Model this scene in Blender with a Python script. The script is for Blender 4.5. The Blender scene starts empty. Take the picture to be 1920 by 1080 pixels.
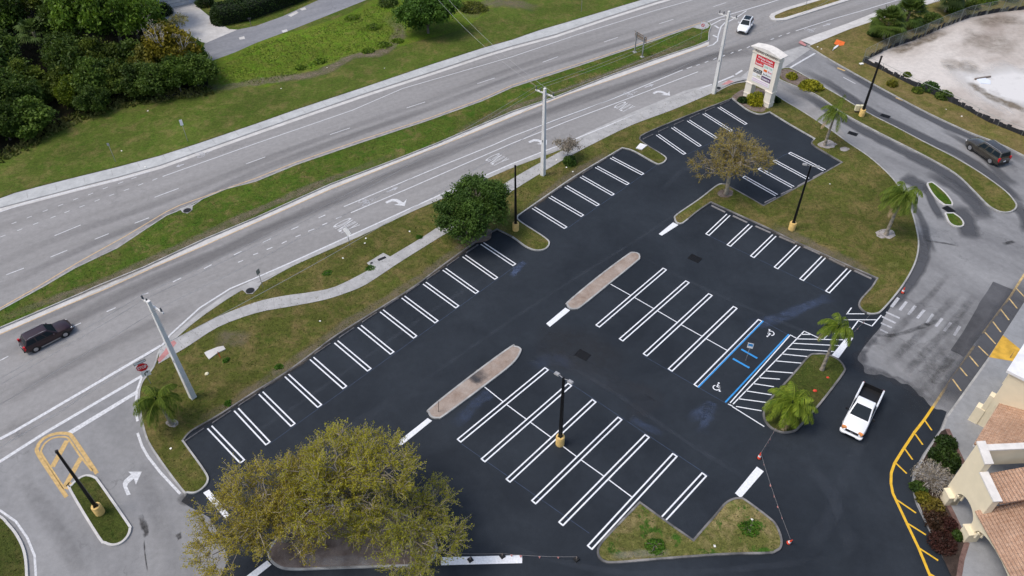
import bpy, bmesh, math, random
import numpy as np
from mathutils import Vector, Matrix
from mathutils.geometry import tessellate_polygon

S = bpy.context.scene
COL = S.collection
R = math.radians

# ---------------------------------------------------------------- camera
CAM_H, FPX, PITCH, ROLL = 51.6, 1420.8, R(42.902), R(-0.7545)
FWD = Vector((0, math.cos(PITCH), -math.sin(PITCH)))
RT0 = Vector((1, 0, 0)); UP0 = RT0.cross(FWD)
RT = RT0 * math.cos(ROLL) + UP0 * math.sin(ROLL)
UP = -RT0 * math.sin(ROLL) + UP0 * math.cos(ROLL)

def G(x, y, z=0.0):
    """survey point: where the photographed spot (x, y) lies on the level z"""
    d = FWD + RT * ((x - 960) / FPX) - UP * ((y - 540) / FPX)
    t = (z - CAM_H) / d.z
    return Vector((d.x * t, d.y * t, z))

def rise(b, top):
    """height of an upright whose foot is at b and whose tip shows at top"""
    base = G(*b); best = (1e9, 0)
    for i in range(20, 1600):
        z = i * .01
        d = base + Vector((0, 0, z - CAM_H)); k = d.dot(FWD)
        px, py = 960 + FPX * d.dot(RT) / k, 540 - FPX * d.dot(UP) / k
        e = (px - top[0]) ** 2 + (py - top[1]) ** 2
        if e < best[0]: best = (e, z)
    return best[1]

# ---------------------------------------------------------------- materials
def nodes(name):
    m = bpy.data.materials.new(name); m.use_nodes = True
    nt = m.node_tree; nt.nodes.clear()
    out = nt.nodes.new('ShaderNodeOutputMaterial')
    b = nt.nodes.new('ShaderNodeBsdfPrincipled')
    nt.links.new(b.outputs[0], out.inputs[0])
    return m, nt, b, out

def N(nt, t, **kw):
    n = nt.nodes.new(t)
    for k, v in kw.items():
        if k.startswith('i_'):
            key = k[2:]
            n.inputs[int(key) if key.isdigit() else key.replace('_', ' ')].default_value = v
        else: setattr(n, k, v)
    return n

def coords(nt, scale=(1, 1, 1), rot=0.0):
    tc = N(nt, 'ShaderNodeTexCoord'); mp = N(nt, 'ShaderNodeMapping')
    mp.inputs['Scale'].default_value = scale
    if rot:
        m0 = N(nt, 'ShaderNodeMapping'); m0.inputs['Rotation'].default_value = (0, 0, rot)
        nt.links.new(tc.outputs['Object'], m0.inputs[0]); nt.links.new(m0.outputs[0], mp.inputs[0])
    else: nt.links.new(tc.outputs['Object'], mp.inputs[0])
    return mp.outputs[0]

def noise(nt, sc, det=4, rough=.6, vec=None, dist=0.0):
    n = N(nt, 'ShaderNodeTexNoise'); n.inputs['Scale'].default_value = sc
    n.inputs['Detail'].default_value = det; n.inputs['Roughness'].default_value = rough
    n.inputs['Distortion'].default_value = dist
    nt.links.new(vec if vec is not None else coords(nt), n.inputs['Vector'])
    return n.outputs['Fac']

def ramp(nt, fac, stops):
    r = N(nt, 'ShaderNodeValToRGB'); e = r.color_ramp.elements
    while len(e) < len(stops): e.new(.5)
    for el, (p, c) in zip(e, stops):
        el.position = p; el.color = (c, c, c, 1) if isinstance(c, (int, float)) else (*c, 1)
    nt.links.new(fac, r.inputs[0]); return r.outputs[0]

def mix(nt, a, b, fac, mode='MIX'):
    m = N(nt, 'ShaderNodeMix', data_type='RGBA', blend_type=mode)
    for sock, v in ((m.inputs[0], fac), (m.inputs[6], a), (m.inputs[7], b)):
        if isinstance(v, bpy.types.NodeSocket): nt.links.new(v, sock)
        elif isinstance(v, (int, float)): sock.default_value = v
        else: sock.default_value = (*v, 1)
    return m.outputs[2]

def bump(nt, b, h, strength=.4, dist=.02):
    n = N(nt, 'ShaderNodeBump'); n.inputs['Strength'].default_value = strength
    n.inputs['Distance'].default_value = dist
    nt.links.new(h, n.inputs['Height']); nt.links.new(n.outputs[0], b.inputs['Normal'])

MATS = {}
def simple(name, col, rough=.6, metal=0.0, var=.12, sc=8, coat=0.0, bm=0.0):
    m, nt, b, _ = nodes(name)
    f = noise(nt, sc, 3)
    lo = tuple(c * (1 - var) for c in col); hi = tuple(min(1, c * (1 + var)) for c in col)
    nt.links.new(ramp(nt, f, [(.3, lo), (.7, hi)]), b.inputs['Base Color'])
    b.inputs['Roughness'].default_value = rough; b.inputs['Metallic'].default_value = metal
    b.inputs['Coat Weight'].default_value = coat
    if bm: bump(nt, b, noise(nt, sc * 4, 3), bm)
    MATS[name] = m; return m

def asphalt(name, base, blot, fine=.35, bsc=.25, rot=0.0, stretch=(1, 1, 1), stops=(.35, .7), rough=.9, cracks=0.0):
    m, nt, b, _ = nodes(name)
    big = noise(nt, bsc, 5, .62, coords(nt, stretch, rot), .4)
    c = ramp(nt, big, [(stops[0], base), (stops[1], blot)])
    mid = noise(nt, 1.7, 4, .7)
    c = mix(nt, c, ramp(nt, mid, [(.25, .72), (.75, 1.22)]), .5, 'MULTIPLY')
    fn = noise(nt, 22, 2, .8)
    c = mix(nt, c, ramp(nt, fn, [(.25, 1 - fine), (.75, 1 + fine)]), .8, 'MULTIPLY')
    if cracks:
        v = N(nt, 'ShaderNodeTexVoronoi', feature='DISTANCE_TO_EDGE'); v.inputs['Scale'].default_value = .16
        wob = N(nt, 'ShaderNodeTexNoise'); wob.inputs['Scale'].default_value = 1.1; wob.inputs['Detail'].default_value = 6
        vec = coords(nt); nt.links.new(vec, wob.inputs['Vector'])
        vm = N(nt, 'ShaderNodeVectorMath', operation='MULTIPLY_ADD'); vm.inputs[1].default_value = (3, 3, 0)
        nt.links.new(wob.outputs['Color'], vm.inputs[0]); nt.links.new(vec, vm.inputs[2])
        nt.links.new(vm.outputs[0], v.inputs['Vector'])
        k = ramp(nt, v.outputs['Distance'], [(0, .45), (.012, 1)])
        msk = ramp(nt, noise(nt, .09, 2), [(.48, 0), (.6, cracks)])
        c = mix(nt, c, mix(nt, c, k, 1, 'MULTIPLY'), msk)
    nt.links.new(c, b.inputs['Base Color']); b.inputs['Roughness'].default_value = rough
    b.inputs['Specular IOR Level'].default_value = .3
    bump(nt, b, fn, .35, .012)
    MATS[name] = m; return m

_r = G(960, 75) - G(0, 373); ROADANG = math.atan2(_r.y, _r.x)
_r = G(1860, 267) - G(1550, 110); DRIVEANG = math.atan2(_r.y, _r.x)
asphalt('new_asphalt', (.0130, .0175, .0238), (.028, .035, .044), .5, .13, 0, (1, 1, 1), (.36, .74), .8)
asphalt('road_asphalt', (.250, .241, .231), (.300, .290, .280), .2, .5, -ROADANG, (.05, 1, 1), (.35, .65), .9, .25)
asphalt('drive_asphalt', (.170, .169, .171), (.290, .288, .286), .22, .22, -DRIVEANG, (.35, 1, 1), (.3, .68), .9, .45)
asphalt('west_asphalt', (.195, .194, .194), (.295, .290, .285), .2, .2, R(55), (.4, 1, 1), (.3, .7), .9, .7)
asphalt('patch_asphalt', (.085, .085, .09), (.115, .115, .12), .25, .4)
asphalt('street_asphalt', (.20, .205, .22), (.29, .29, .30), .25, .3, -ROADANG, (.2, 1, 1), (.3, .7), .9, .5)
asphalt('concrete', (.33, .325, .315), (.47, .46, .445), .14, .6, 0, (1, 1, 1), (.3, .75), .9)
asphalt('light_concrete', (.40, .405, .395), (.54, .545, .53), .14, .5, 0, (1, 1, 1), (.3, .75), .9)
asphalt('grey_concrete', (.24, .245, .25), (.33, .335, .34), .12, .4, 0, (1, 1, 1), (.3, .75), .9)
asphalt('pale_concrete', (.50, .48, .45), (.64, .62, .59), .14, .5, 0, (1, 1, 1), (.3, .75), .9)
asphalt('kerb_concrete', (.28, .275, .265), (.50, .49, .46), .2, .9, 0, (1, 1, 1), (.3, .72), .9)
asphalt('lot_kerb', (.10, .098, .095), (.28, .265, .25), .25, .55, 0, (1, 1, 1), (.38, .66), .9)
asphalt('stop_concrete', (.20, .19, .19), (.36, .34, .33), .25, 1.5, 0, (1, 1, 1), (.3, .7), .9)
asphalt('sealed_stop', (.07, .07, .078), (.19, .185, .185), .3, 1.2, 0, (1, 1, 1), (.38, .66), .9)
asphalt('exposed_stone', (.26, .19, .145), (.40, .335, .285), .5, .8, 0, (1, 1, 1), (.3, .7), .95)
asphalt('brick_red', (.42, .19, .18), (.55, .27, .26), .2, 1.2)
asphalt('sand', (.33, .275, .23), (.61, .56, .505), .3, .07, R(-25), (.5, 1, 1), (.36, .60), .95)
asphalt('white_sand', (.60, .57, .53), (.74, .72, .69), .12, .2, R(-25), (.5, 1, 1), (.36, .60), .95)
asphalt('mulch', (.10, .070, .055), (.25, .20, .17), .6, 1.2, 0, (1, 1, 1), (.3, .7), .98)
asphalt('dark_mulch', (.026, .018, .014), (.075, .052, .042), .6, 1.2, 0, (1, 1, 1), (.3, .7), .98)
asphalt('gravel', (.24, .21, .19), (.47, .43, .40), .6, 1.6, 0, (1, 1, 1), (.3, .7), .98)
asphalt('pavers', (.12, .07, .06), (.22, .14, .12), .4, 2.0, 0, (1, 1, 1), (.3, .7), .95)
simple('white_paint', (.77, .78, .79), .6, 0, .13, 7)
simple('road_white', (.60, .60, .60), .7, 0, .22, 5)
simple('faded_white', (.46, .46, .47), .75, 0, .25, 6)
simple('yellow_paint', (.74, .44, .025), .55, 0, .12, 3)
simple('worn_yellow', (.56, .40, .17), .8, 0, .35, 2.5)
simple('faded_yellow', (.54, .36, .14), .8, 0, .22, 4)
simple('line_yellow', (.55, .39, .22), .75, 0, .2, 4)
simple('ramp_yellow', (.62, .36, .04), .7, 0, .25, 1.5)
simple('blue_paint', (.035, .27, .62), .55, 0, .1, 3)
simple('chalk_blue', (.05, .075, .13), .9, 0, .3, 2)
simple('grate_iron', (.012, .012, .013), .6, .3, .3, 10)
simple('black_metal', (.008, .008, .009), .45, .4, .2, 5)
simple('grey_metal', (.35, .36, .37), .5, .5, .15, 6)
simple('lamp_silver', (.42, .41, .40), .4, .3, .2, 8)
simple('base_yellow', (.75, .50, .17), .75, 0, .18, 3, bm=.2)
simple('pole_concrete', (.76, .745, .71), .85, 0, .08, 1.5, bm=.2)
simple('insulator_grey', (.08, .085, .09), .4, 0, .2, 8)
simple('cable', (.34, .34, .34), .7, 0, .1, 3)
simple('sign_white', (.82, .82, .82), .5, 0, .04, 3)
simple('sign_red', (.66, .014, .028), .5, 0, .08, 3)
simple('sign_black', (.015, .015, .016), .5, 0, .1, 3)
simple('sign_purple', (.10, .03, .12), .5, 0, .1, 3)
simple('sign_green', (.20, .55, .33), .5, 0, .1, 3)
simple('sign_orange', (.80, .16, .02), .55, 0, .1, 3)
simple('sign_pink', (.72, .40, .62), .5, 0, .1, 3)
simple('sign_olive', (.45, .42, .12), .5, 0, .1, 3)
simple('sign_brown', (.20, .16, .13), .8, 0, .15, 3)
simple('letter_tan', (.20, .12, .07), .6, 0, .1, 3)
simple('stucco', (.80, .70, .50), .9, 0, .06, .8, bm=.15)
simple('stucco_white', (.78, .77, .76), .9, 0, .1, 1.5, bm=.15)
simple('coping_cream', (.74, .70, .64), .9, 0, .12, 1.5, bm=.15)
simple('pylon_cream', (.84, .77, .66), .85, 0, .05, 1.2, bm=.15)
simple('cone_orange', (.70, .06, .025), .6, 0, .1, 6)
simple('rubber', (.012, .012, .012), .8, 0, .2, 8)
simple('flag_pink', (.62, .25, .22), .7, 0, .15, 8)
simple('rope_grey', (.30, .28, .27), .9, 0, .1, 8)
simple('bark', (.17, .145, .12), .95, 0, .3, 3, bm=.4)
simple('grey_bark', (.36, .31, .24), .95, 0, .25, 3, bm=.3)
simple('pale_bark', (.42, .39, .36), .95, 0, .2, 3, bm=.3)
simple('palm_bark', (.33, .285, .225), .95, 0, .25, 2.5, bm=.5)
simple('car_white', (.86, .87, .88), .3, 0, .02, 2, coat=.6)
simple('car_maroon', (.022, .006, .009), .32, 0, .1, 2, coat=.25)
simple('car_brown', (.065, .058, .047), .25, .3, .1, 2, coat=.8)
simple('car_black', (.01, .01, .011), .25, 0, .1, 2, coat=.8)
simple('glass', (.014, .022, .028), .12, 0, .1, 2)
MATS['glass'].node_tree.nodes['Principled BSDF'].inputs['Specular IOR Level'].default_value = .13
simple('trim_black', (.012, .012, .013), .5, 0, .1, 5)
simple('rim_silver', (.45, .45, .46), .35, .7, .1, 5)
simple('lamp_red', (.55, .012, .018), .3, 0, .05, 5)
simple('lamp_amber', (.75, .28, .08), .3, 0, .05, 5)
simple('lamp_clear', (.7, .7, .7), .2, 0, .05, 5)
simple('fence_wire', (.28, .30, .28), .6, .3, .1, 4)
simple('silt_cloth', (.022, .023, .028), .9, 0, .4, 2, bm=.5)
simple('tarp', (.72, .76, .82), .7, 0, .08, 1)
simple('box_cream', (.72, .66, .45), .6, 0, .06, 3)
simple('paper', (.85, .83, .75), .8, 0, .05, 5)
simple('garage_white', (.74, .77, .82), .6, 0, .05, 1)
simple('roof_shingle', (.14, .13, .125), .9, 0, .25, 4)
simple('dead_frond', (.30, .22, .12), .9, 0, .3, 4)

def roof_tiles():
    m, nt, b, _ = nodes('roof_tile')
    vec = N(nt, 'ShaderNodeTexCoord').outputs['UV']
    w = N(nt, 'ShaderNodeTexWave', wave_type='BANDS', bands_direction='Y'); w.inputs['Scale'].default_value = 1.35
    w.inputs['Distortion'].default_value = .35; w.inputs['Detail Scale'].default_value = 3
    nt.links.new(vec, w.inputs['Vector'])
    w2 = N(nt, 'ShaderNodeTexWave', wave_type='BANDS', bands_direction='X'); w2.inputs['Scale'].default_value = 1.1
    nt.links.new(vec, w2.inputs['Vector'])
    br = noise(nt, 3.2, 3, .7)
    c = ramp(nt, br, [(.3, (.44, .25, .155)), (.7, (.60, .39, .265))])
    c = mix(nt, c, ramp(nt, noise(nt, .35, 4), [(.4, .8), (.7, 1.15)]), .8, 'MULTIPLY')
    nt.links.new(c, b.inputs['Base Color']); b.inputs['Roughness'].default_value = .85
    mx = N(nt, 'ShaderNodeMath', operation='MULTIPLY_ADD'); mx.inputs[1].default_value = .6
    nt.links.new(w2.outputs['Fac'], mx.inputs[0]); nt.links.new(w.outputs['Fac'], mx.inputs[2])
    bump(nt, b, mx.outputs[0], .9, .09)
    MATS['roof_tile'] = m
roof_tiles()

def grassmat(name, green, tan, lush, tanpos=(.46, .66), lushpos=(.54, .68)):
    m, nt, b, _ = nodes(name)
    c = ramp(nt, noise(nt, .42, 8, .74, None, .6), [(tanpos[0], green), (tanpos[1], tan)])
    c = mix(nt, c, lush, ramp(nt, noise(nt, .62, 7, .72, coords(nt, (1, 1, 1), 1.1), .5), [(lushpos[0], 0), (lushpos[1], .9)]))
    c = mix(nt, c, ramp(nt, noise(nt, .10, 3, .6), [(.3, .78), (.7, 1.2)]), .9, 'MULTIPLY')
    c = mix(nt, c, ramp(nt, noise(nt, 3.1, 6, .8), [(.28, .42), (.72, 1.55)]), .8, 'MULTIPLY')
    fn = noise(nt, 11, 4, .9)
    c = mix(nt, c, ramp(nt, fn, [(.28, .32), (.74, 1.65)]), .85, 'MULTIPLY')
    nt.links.new(c, b.inputs['Base Color']); b.inputs['Roughness'].default_value = .95
    b.inputs['Specular IOR Level'].default_value = .1
    bump(nt, b, fn, .9, .06)
    MATS[name] = m
grassmat('grass', (.090, .122, .020), (.195, .160, .058), (.064, .122, .012), (.48, .70), (.51, .67))
grassmat('grass_verge', (.088, .100, .020), (.19, .145, .056), (.062, .100, .013), (.44, .66), (.56, .72))
grassmat('grass_dry', (.125, .122, .030), (.22, .165, .068), (.085, .12, .018), (.40, .62), (.60, .74))
grassmat('grass_median', (.080, .114, .016), (.20, .150, .062), (.048, .108, .009), (.50, .68), (.47, .64))
grassmat('grass_dark', (.062, .078, .016), (.115, .10, .034), (.036, .062, .009), (.48, .70), (.54, .7))
grassmat('grass_mixed', (.125, .128, .034), (.27, .21, .095), (.04, .11, .011), (.46, .64), (.54, .60))
grassmat('weeds', (.12, .165, .018), (.20, .175, .05), (.10, .19, .012), (.52, .74), (.46, .62))
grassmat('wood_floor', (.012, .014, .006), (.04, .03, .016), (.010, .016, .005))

def leafmat(name, a, b2, trans=.25):
    m, nt, b, out = nodes(name)
    at = N(nt, 'ShaderNodeAttribute', attribute_name='tint')
    c = ramp(nt, at.outputs['Fac'], [(0, a), (1, b2)])
    oi = N(nt, 'ShaderNodeObjectInfo')
    c = mix(nt, c, oi.outputs['Color'], 1, 'MULTIPLY')
    nt.links.new(c, b.inputs['Base Color']); b.inputs['Roughness'].default_value = .6
    b.inputs['Specular IOR Level'].default_value = .25
    tr = N(nt, 'ShaderNodeBsdfTranslucent'); nt.links.new(c, tr.inputs[0])
    ms = N(nt, 'ShaderNodeMixShader'); ms.inputs[0].default_value = trans
    nt.links.new(b.outputs[0], ms.inputs[1]); nt.links.new(tr.outputs[0], ms.inputs[2])
    nt.links.new(ms.outputs[0], out.inputs[0])
    MATS[name] = m
leafmat('oak_leaf', (.24, .205, .018), (.60, .52, .062), .45)
leafmat('brown_oak_leaf', (.20, .155, .025), (.46, .37, .085), .4)
leafmat('green_leaf', (.022, .055, .008), (.115, .20, .03), .3)
leafmat('wood_leaf', (.022, .048, .007), (.135, .20, .032), .3)
leafmat('palm_leaf', (.05, .11, .010), (.24, .30, .04), .35)
leafmat('sabal_leaf', (.025, .05, .012), (.10, .14, .04))
leafmat('shrub_yellow', (.08, .10, .008), (.33, .33, .03))
leafmat('dry_leaf', (.15, .12, .08), (.40, .35, .27))
leafmat('red_leaf', (.05, .022, .015), (.16, .06, .05))
leafmat('hedge_leaf', (.010, .024, .004), (.045, .085, .014))
leafmat('tuft_blade', (.055, .085, .012), (.25, .225, .065), .2)
leafmat('weed_blade', (.07, .13, .012), (.24, .27, .05), .25)
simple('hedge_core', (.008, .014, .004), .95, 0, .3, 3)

def stain_mat(name, col, rough=.85, lo=.25, hi=.7, sc=.7, stretch=(1, 1, 1), rot=0.0):
    """thin film on a surface: real dirt / seal coat that fades out at its own ragged edge"""
    m, nt, b, out = nodes(name)
    b.inputs['Base Color'].default_value = (*col, 1); b.inputs['Roughness'].default_value = rough
    at = N(nt, 'ShaderNodeAttribute', attribute_name='film')
    f = ramp(nt, noise(nt, sc, 5, .65, coords(nt, stretch, rot), .3), [(lo, .0), (hi, 1)])
    mu = N(nt, 'ShaderNodeMath', operation='MULTIPLY')
    nt.links.new(at.outputs['Fac'], mu.inputs[0]); nt.links.new(f, mu.inputs[1])
    t = N(nt, 'ShaderNodeBsdfTransparent'); ms = N(nt, 'ShaderNodeMixShader')
    nt.links.new(mu.outputs[0], ms.inputs[0]); nt.links.new(t.outputs[0], ms.inputs[1]); nt.links.new(b.outputs[0], ms.inputs[2])
    nt.links.new(ms.outputs[0], out.inputs[0]); MATS[name] = m
stain_mat('dark_film', (.045, .047, .054))
stain_mat('seal_film', (.078, .080, .087), .85, .0, .5, .35, (.5, 1, 1), -DRIVEANG)
stain_mat('tyre_film', (.11, .105, .105), .85, .2, .75, .5, (.08, 1, 1), -ROADANG)
stain_mat('blue_film', (.085, .12, .21), .9, .3, .7, .8)
stain_mat('pale_film', (.42, .41, .40), .9, .2, .7, .8)
stain_mat('brown_film', (.20, .16, .11), .95, .2, .65, .9)
stain_mat('white_sand_film', (.66, .64, .61), .95, .0, .45, .25)
stain_mat('pale_dust', (.10, .115, .14), .9, .25, .75, .6)
stain_mat('oil_film', (.03, .028, .027), .7, .2, .6, 1.5)

# ---------------------------------------------------------------- object helpers
def link(name, me, mats, parent=None, smooth=None):
    me.update()
    for m in (mats if isinstance(mats, (list, tuple)) else [mats]): me.materials.append(MATS[m])
    if smooth is not None:
        me.polygons.foreach_set('use_smooth', [True] * len(me.polygons))
        me.set_sharp_from_angle(angle=R(smooth))
    o = bpy.data.objects.new(name, me); COL.objects.link(o)
    if parent is not None: o.parent = parent
    return o

class MB:
    def __init__(s): s.v = []; s.f = []; s.mi = []; s.att = None
    def add(s, vs, fs, mi=0):
        n = len(s.v); s.v += [tuple(p) for p in vs]
        s.f += [tuple(i + n for i in f) for f in fs]; s.mi += [mi] * len(fs)
        return s
    def box(s, c, size, rz=0.0, mi=0, taper=1.0, M=None):
        x, y, z = (k / 2 for k in size); vs = []
        for dz, k in ((-z, 1), (z, taper)):
            for dx, dy in ((-x, -y), (x, -y), (x, y), (-x, y)):
                p = Vector((dx * k, dy * k, dz))
                if rz: p = Matrix.Rotation(rz, 3, 'Z') @ p
                if M is not None: p = M @ p
                vs.append(p + Vector(c))
        return s.add(vs, [(3, 2, 1, 0), (4, 5, 6, 7), (0, 1, 5, 4), (1, 2, 6, 5), (2, 3, 7, 6), (3, 0, 4, 7)], mi)
    def tube(s, pts, rad, seg=6, mi=0, cap=True):
        pts = [Vector(p) for p in pts]
        rad = rad if isinstance(rad, (list, tuple)) else [rad] * len(pts)
        vs = []; fs = []; ref = None
        for i, p in enumerate(pts):
            d = (pts[min(i + 1, len(pts) - 1)] - pts[max(i - 1, 0)])
            d = d.normalized() if d.length > 1e-9 else Vector((0, 0, 1))
            if ref is None: ref = Vector((1, 0, 0)) if abs(d.x) < .9 else Vector((0, 1, 0))
            a = d.cross(ref).normalized(); b = d.cross(a)
            ref = b.cross(d) if b.length else ref
            a = d.cross(ref).normalized(); b = d.cross(a)
            for k in range(seg):
                t = 2 * math.pi * k / seg
                vs.append(p + (a * math.cos(t) + b * math.sin(t)) * rad[i])
        for i in range(len(pts) - 1):
            for k in range(seg):
                q = (k + 1) % seg
                fs.append((i * seg + k, i * seg + q, (i + 1) * seg + q, (i + 1) * seg + k))
        if cap:
            fs.append(tuple(range(seg))[::-1]); fs.append(tuple((len(pts) - 1) * seg + k for k in range(seg)))
        return s.add(vs, fs, mi)
    def lathe(s, prof, seg=16, c=(0, 0, 0), mi=0, M=None):
        vs = []; fs = []
        for r, z in prof:
            for k in range(seg):
                t = 2 * math.pi * k / seg; p = Vector((r * math.cos(t), r * math.sin(t), z))
                if M is not None: p = M @ p
                vs.append(p + Vector(c))
        n = len(prof)
        for i in range(n - 1):
            for k in range(seg):
                q = (k + 1) % seg; fs.append((i * seg + k, i * seg + q, (i + 1) * seg + q, (i + 1) * seg + k))
        fs.append(tuple(range(seg))[::-1]); fs.append(tuple((n - 1) * seg + k for k in range(seg)))
        return s.add(vs, fs, mi)
    def poly(s, pts, z=None, mi=0):
        pts = [Vector(p) if z is None else Vector((p[0], p[1], z)) for p in pts]
        tri = tessellate_polygon([pts]); fs = []
        for t in tri:
            a, b, c = (pts[i] for i in t)
            nrm = (b - a).cross(c - a)
            fs.append(t if nrm.z >= 0 else t[::-1])
        return s.add(pts, fs, mi)
    def prism(s, pts, z0, z1, mi=0, mi_side=None):
        s.poly(pts, z1, mi); n = len(pts)
        vs = [(p[0], p[1], z0) for p in pts] + [(p[0], p[1], z1) for p in pts]
        fs = [(i, (i + 1) % n, n + (i + 1) % n, n + i) for i in range(n)]
        ar = sum(pts[i][0] * pts[(i + 1) % n][1] - pts[(i + 1) % n][0] * pts[i][1] for i in range(n))
        if ar < 0: fs = [f[::-1] for f in fs]
        return s.add(vs, fs, mi if mi_side is None else mi_side)
    def strip(s, pts, w, z, mi=0, closed=False):
        """flat ribbon of width w along pts"""
        P = [Vector((p[0], p[1], 0)) for p in pts]; n = len(P); vs = []
        for i, p in enumerate(P):
            a = P[(i - 1) % n] if closed else P[max(i - 1, 0)]
            b = P[(i + 1) % n] if closed else P[min(i + 1, n - 1)]
            d1 = (p - a); d2 = (b - p)
            d1 = d1.normalized() if d1.length > 1e-6 else d2.normalized()
            d2 = d2.normalized() if d2.length > 1e-6 else d1
            t = (d1 + d2); t = t.normalized() if t.length > 1e-6 else d1
            nn = Vector((-t.y, t.x, 0)); k = max(.5, abs(nn.dot(Vector((-d1.y, d1.x, 0)))))
            ww = w[i] if isinstance(w, (list, tuple)) else w
            vs += [(p.x + nn.x * ww / 2 / k, p.y + nn.y * ww / 2 / k, z), (p.x - nn.x * ww / 2 / k, p.y - nn.y * ww / 2 / k, z)]
        m = n if closed else n - 1
        return s.add(vs, [(2 * i + 1, (2 * i + 3) % (2 * n), (2 * i + 2) % (2 * n), 2 * i) for i in range(m)], mi)
    def build(s, name, mats, parent=None, smooth=None):
        me = bpy.data.meshes.new(name); me.from_pydata(s.v, [], s.f)
        if any(s.mi): me.polygons.foreach_set('material_index', s.mi)
        return link(name, me, mats, parent, smooth)

def tag(o, label, cat, group=None):
    o['label'] = label; o['category'] = cat
    if group: o['group'] = group
    return o
def thing(name, label, cat, loc=(0, 0, 0), rz=0.0, group=None):
    o = bpy.data.objects.new(name, None); COL.objects.link(o); o.empty_display_size = .3
    o.location = loc; o.rotation_euler = (0, 0, rz); return tag(o, label, cat, group)
def struct(o): o['kind'] = 'structure'; return o
def copy_tree(o, parent=None):
    c = o.copy(); COL.objects.link(c)
    if parent is not None: c.parent = parent
    for ch in list(o.children): copy_tree(ch, c)
    return c

def spline(pts, n=5, closed=False):
    """Catmull-Rom through the points; a third element marks a sharp corner"""
    P = [Vector((p[0], p[1])) for p in pts]; sharp = [len(p) > 2 for p in pts]; m = len(P); out = []
    for i in range(m if closed else m - 1):
        p1, p2 = P[i], P[(i + 1) % m]
        p0 = P[(i - 1) % m] if (closed or i > 0) and not sharp[i] else p1 * 2 - p2
        j = (i + 1) % m
        p3 = P[(i + 2) % m] if (closed or i + 2 < m) and not sharp[j] else p2 * 2 - p1
        for k in range(n):
            t = k / n
            out.append(((p1 * 2) + (p2 - p0) * t + (p0 * 2 - p1 * 5 + p2 * 4 - p3) * t * t + (p1 * 3 - p0 - p2 * 3 + p3) * t ** 3) * .5)
    if not closed: out.append(P[-1])
    return [(p.x, p.y) for p in out]
def W(pts, z=0.0): return [G(p[0], p[1], z) for p in pts]

def offset(pts, d):
    """inward offset of a closed world polygon"""
    P = [Vector((p[0], p[1])) for p in pts]; n = len(P)
    ar = sum(P[i].x * P[(i + 1) % n].y - P[(i + 1) % n].x * P[i].y for i in range(n)); sg = 1 if ar > 0 else -1
    out = []
    for i in range(n):
        d1 = (P[i] - P[i - 1]); d2 = (P[(i + 1) % n] - P[i])
        if d1.length < 1e-6: d1 = d2
        if d2.length < 1e-6: d2 = d1
        d1.normalize(); d2.normalize(); t = d1 + d2
        t = t.normalized() if t.length > 1e-5 else d1
        nn = Vector((-t.y, t.x)) * sg; k = max(.45, nn.dot(Vector((-d1.y, d1.x)) * sg))
        out.append(P[i] + nn * d / k)
    return [(p.x, p.y) for p in out]

def sheet(name, px, z, mat, sm=0, closed=True):
    p = spline(px, sm, True) if sm else px
    return struct(MB().poly(W(p), z).build(name, mat))

GRASS_AREAS = []   # (world polygon, z, density, tint range)
def island(name, px, mat, kerb='kerb_concrete', sm=4, kw=.16, h=.14, tuft=1.0, fill_drop=.03):
    p = W(spline(px, sm, True) if sm else px)
    inner = offset(p, kw)
    mb = MB(); n = len(p)
    vs = [(q[0], q[1], -.02) for q in p] + [(q[0], q[1], h) for q in p] + [(q[0], q[1], h) for q in inner] + [(q[0], q[1], h - fill_drop - .01) for q in inner]
    fs = []
    for i in range(n):
        j = (i + 1) % n
        fs += [(i, j, n + j, n + i), (n + i, n + j, 2 * n + j, 2 * n + i), (2 * n + i, 2 * n + j, 3 * n + j, 3 * n + i)]
    mb.add(vs, fs); struct(mb.build('kerb', kerb))
    o = struct(MB().poly(inner, h - fill_drop).build(name, mat))
    if tuft: GRASS_AREAS.append((inner, h - fill_drop, tuft))
    return p

def film(px, width, mat, z, strength=1.0, name='stain', world=None, ragged=.25, seed=1):
    """soft film of dirt along a path: full in the middle, nothing at the rim"""
    rnd = random.Random(seed); pts = world or W(spline(px, 4))
    P = [Vector((p[0], p[1], 0)) for p in pts]; n = len(P); vs = []; fs = []; at = []
    for i, p in enumerate(P):
        t = (P[min(i + 1, n - 1)] - P[max(i - 1, 0)]); t = t.normalized() if t.length > 1e-6 else Vector((1, 0, 0))
        nn = Vector((-t.y, t.x, 0)); w = width * (1 + rnd.uniform(-ragged, ragged))
        end = min(1, min(i, n - 1 - i) / max(1, n * .18))
        for k, a in ((-.5, 0), (-.22, 1), (.22, 1), (.5, 0)):
            vs.append((p.x + nn.x * w * k, p.y + nn.y * w * k, z)); at.append(a * end * strength)
    for i in range(n - 1):
        for k in range(3): fs.append((4 * i + k + 1, 4 * i + k, 4 * i + 4 + k, 4 * i + 5 + k))
    me = bpy.data.meshes.new(name); me.from_pydata(vs, [], fs)
    a = me.attributes.new('film', 'FLOAT', 'POINT'); a.data.foreach_set('value', at)
    return struct(link(name, me, mat))

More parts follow.
